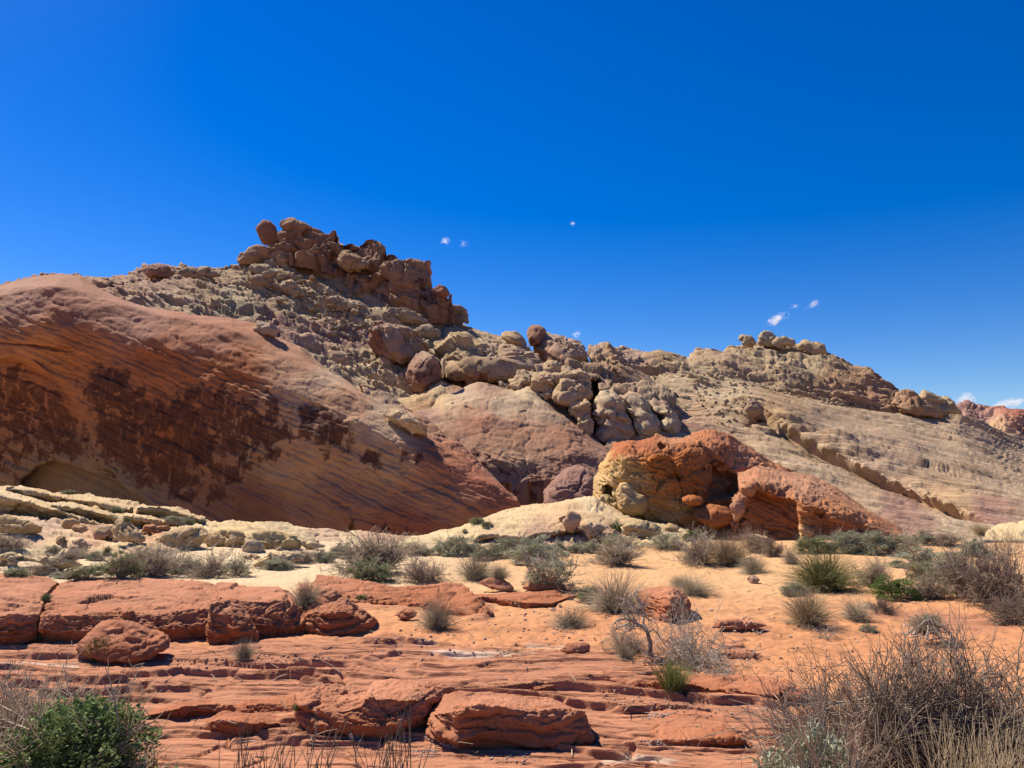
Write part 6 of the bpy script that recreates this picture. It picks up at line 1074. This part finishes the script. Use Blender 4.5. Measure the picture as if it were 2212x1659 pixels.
def scatter(name, label, polys, n, smin, smax, mat, k, edge=0, power=2.5):
    V, Fc, off = [], [], 0
    bx = [tf(k, p) for p in polys]
    for _ in range(n):
        i = prs2.randint(len(polys)); u_, v_, _d = bx[i]
        for _t in range(30):
            u, v = prs2.uniform(u_.min(), u_.max()), prs2.uniform(v_.min(), v_.max())
            if polydist(np.array([u]), np.array([v]), list(zip(u_, v_)))[0] > 0: break
        loc, nr = cast(u, v, full=True)
        if loc is None: continue
        px = smin + (smax - smin) * prs2.rand() ** power; r = px * loc.y / FPX / 2
        pv, pf = PEB[prs2.randint(len(PEB))]; a = prs2.uniform(0, 6.28); ca, sa = math.cos(a), math.sin(a)
        q = pv * r; q = np.stack([q[:, 0] * ca - q[:, 1] * sa, q[:, 0] * sa + q[:, 1] * ca, q[:, 2]], 1) + np.array(loc) + np.array([0, 0, r * .25])
        V.append(q); Fc.append(pf + off); off += len(q)
    o = mesh_obj(name, np.concatenate(V), np.concatenate(Fc), mat, smooth=False); tag(o, label, kind='stuff'); return o
M_rub = stone_mat('rubble_stone', (.36, .24, .15), (.58, .46, .31)); M_grav = stone_mat('gravel_stone', (.36, .20, .13), (.62, .47, .37)); M_gpale = stone_mat('gravel_pale', (.40, .30, .24), (.72, .62, .52))
bpy.context.view_layer.update()
RUB = [[(1000, 290), (1280, 270), (1420, 360), (1650, 420), (1720, 470), (1900, 560), (1880, 640), (1600, 560), (1450, 640), (1200, 480), (900, 330)], [(1500, 640), (1700, 700), (1750, 760), (1760, 810), (1640, 800), (1450, 700)], [(1300, 400), (1560, 460), (1640, 520), (1520, 600), (1350, 500)]]
scatter('rubble', 'loose tan rubble on the hillside below the summit', RUB, 700, 3, 13, M_rub, 1)
scatter('rubble', 'loose pale rubble on the bench of the right-hand ridge', [[(850, 385), (960, 400), (1200, 440), (1480, 535), (1560, 560), (1300, 530), (1100, 480), (900, 430)], [(760, 400), (960, 410), (1050, 500), (940, 640), (850, 620)]], 330, 3, 13, M_rub, 2)
scatter('gravel', 'small reddish stones and chips scattered on the soil', [[(0, 280), (600, 190), (1100, 250), (1500, 300), (1400, 400), (700, 400), (0, 420)], [(1700, 230), (2200, 120), (2900, 200), (2900, 520), (2300, 520), (1900, 480)], [(850, 100), (1500, 130), (1650, 330), (900, 330)], [(1300, 600), (2000, 620), (2400, 760), (2000, 780), (1500, 700)], [(-1100, 430), (-300, 400), (0, 430), (-300, 470), (-1100, 500)]], 1150, 1.6, 10, M_grav, 7, power=4)
scatter('gravel', 'pale grit washed into hollows of the bedrock', [[(740, 1030), (830, 985), (1000, 980), (1100, 1030), (950, 1055)], [(380, 880), (460, 900), (590, 950), (540, 955), (410, 900)], [(1640, 910), (1760, 905), (1800, 940), (1700, 945)], [(1640, 790), (1720, 755), (1900, 735), (1720, 790)], [(-60, 860), (20, 880), (40, 920), (-40, 900)], [(310, 965), (480, 965), (470, 980), (330, 978)]], 420, 2, 6, M_gpale, 7, power=2)
P, R = [], []
for i in range(520):                                # dead twigs and blades blown over the sand
    u, v = [(prs2.uniform(1300, 2300), prs2.uniform(1200, 1480)), (prs2.uniform(700, 1500), prs2.uniform(1290, 1420)), (prs2.uniform(-40, 1700), prs2.uniform(1390, 1650))][(0, 0, 0, 1, 2)[i % 5]]
    loc, nr = cast(u, v, full=True)
    if loc is None or loc.y > 26 or loc.z > .10: continue
    a = prs2.uniform(0, 6.28); L = prs2.uniform(.05, .28); d = np.array([math.cos(a), math.sin(a), prs2.uniform(-.05, .35)]); q = np.array(loc) + [0, 0, .004]
    m = q + d * L * .5 + prs2.randn(3) * .02; P.append(np.array([q, m, q + d * L + prs2.randn(3) * .03])); R.append(np.array([.005, .004, .002]))
v, f = tubes(P, R); tag(mesh_obj('twig_litter', v, f, M_twig), 'dead twigs and blades lying on the sand', kind='stuff')
# single blocks standing out of the rubble
TAL = [mesh_obj('talus_block', *pebble(R_(300 + i), 12), M_rub, smooth=False) for i in range(6)]
TALM = [o.data for o in TAL]
for o in TAL: bpy.data.objects.remove(o)
for i in range(70):
    p = RUB[(0, 0, 2)[i % 3]]; pu, pv_, _ = tf(1, p)
    while True:
        u, v = prs2.uniform(pu.min(), pu.max()), prs2.uniform(pv_.min(), pv_.max())
        if polydist(np.array([u]), np.array([v]), list(zip(pu, pv_)))[0] > 0: break
    loc, nr = cast(u, v, full=True)
    if loc is None or loc.y > 200: continue
    r = (10 + 16 * prs2.rand() ** 2) * loc.y / FPX / 2
    o = bpy.data.objects.new('talus_block', TALM[i % 6]); COL.objects.link(o); o.location = loc + Vector((0, 0, r * .3)); o.scale = (r * prs2.uniform(.9, 1.5), r, r * prs2.uniform(.8, 1.1)); o.rotation_euler = (prs2.uniform(-.3, .3), prs2.uniform(-.3, .3), prs2.uniform(0, 6.28))
    tag(o, 'small angular tan block lying in the rubble below the summit', 'boulder', 'talus blocks below the summit')

# ------------------------------------------------------------------ clouds
def cloud(box, label, dens, d=1600.0, seed=0):
    x0, y0, x1, y1 = box; c = unproj((x0 + x1) / 2, (y0 + y1) / 2, d); w_ = (x1 - x0) * d / FPX / 2; h_ = (y1 - y0) * d / FPX / 2
    g = pebble(R_(400 + seed), 9); o = mesh_obj('cloud', unit(g[0]), g[1]); o.location = Vector([float(q) for q in c]); o.scale = (w_, w_ * .6, h_); o.rotation_euler[1] = -.35 if 'streak' not in label else -.5
    N = NT('cloud_vapour'); tc = N.n('TexCoord'); ob = tc.outputs['Object']
    r = N.n('VectorMath', {0: ob}, operation='LENGTH').outputs['Value']
    sv = N.n('VectorMath', {0: ob, 1: (seed * 3.1, seed * 1.7, 0)}, operation='ADD').outputs[0]
    n = N.noise(sv, 1.5, 6, .7, .8)
    q = N.math('ADD', N.math('SUBTRACT', .45, r), N.math('MULTIPLY', N.math('SUBTRACT', n, .5), 4.2))
    dn = N.math('MULTIPLY', N.math('MAXIMUM', q, 0.0), dens / w_)
    pv = N.n('VolumePrincipled', {'Density': dn, 'Anisotropy': .3, 'Color': (1, 1, 1, 1)})
    N.t.links.new(pv.outputs[0], N.n('OutputMaterial').inputs['Volume']); o.data.materials.append(N.m)
    return tag(o, label, 'cloud')
for i, (b, lb, dn) in enumerate([((1648, 672, 1708, 704), 'small white puff of cloud above the right-hand summit', 8.0), ((1700, 652, 1735, 668), 'faint wisp above the small white puff', 1.5), ((1728, 646, 1785, 668), 'faint streak of cloud right of the wisp over the right summit', 1.5), ((945, 508, 978, 534), 'tiny white wisp in the sky right of the high summit', 3.0), ((985, 516, 1018, 538), 'very faint wisp right of the tiny white one', 1.2), ((1228, 476, 1246, 490), 'tiny speck of cloud alone high in the middle', 2.0),
                                  ((2050, 845, 2120, 885), 'low white cloud behind the far red hills, left one', 4.0), ((2115, 858, 2235, 890), 'low white cloud bank behind the far red hills at the right edge', 4.0), ((1228, 712, 1262, 735), 'small cloud peeking over the domes on the skyline', 2.5)]): cloud(b, lb, dn, seed=i)
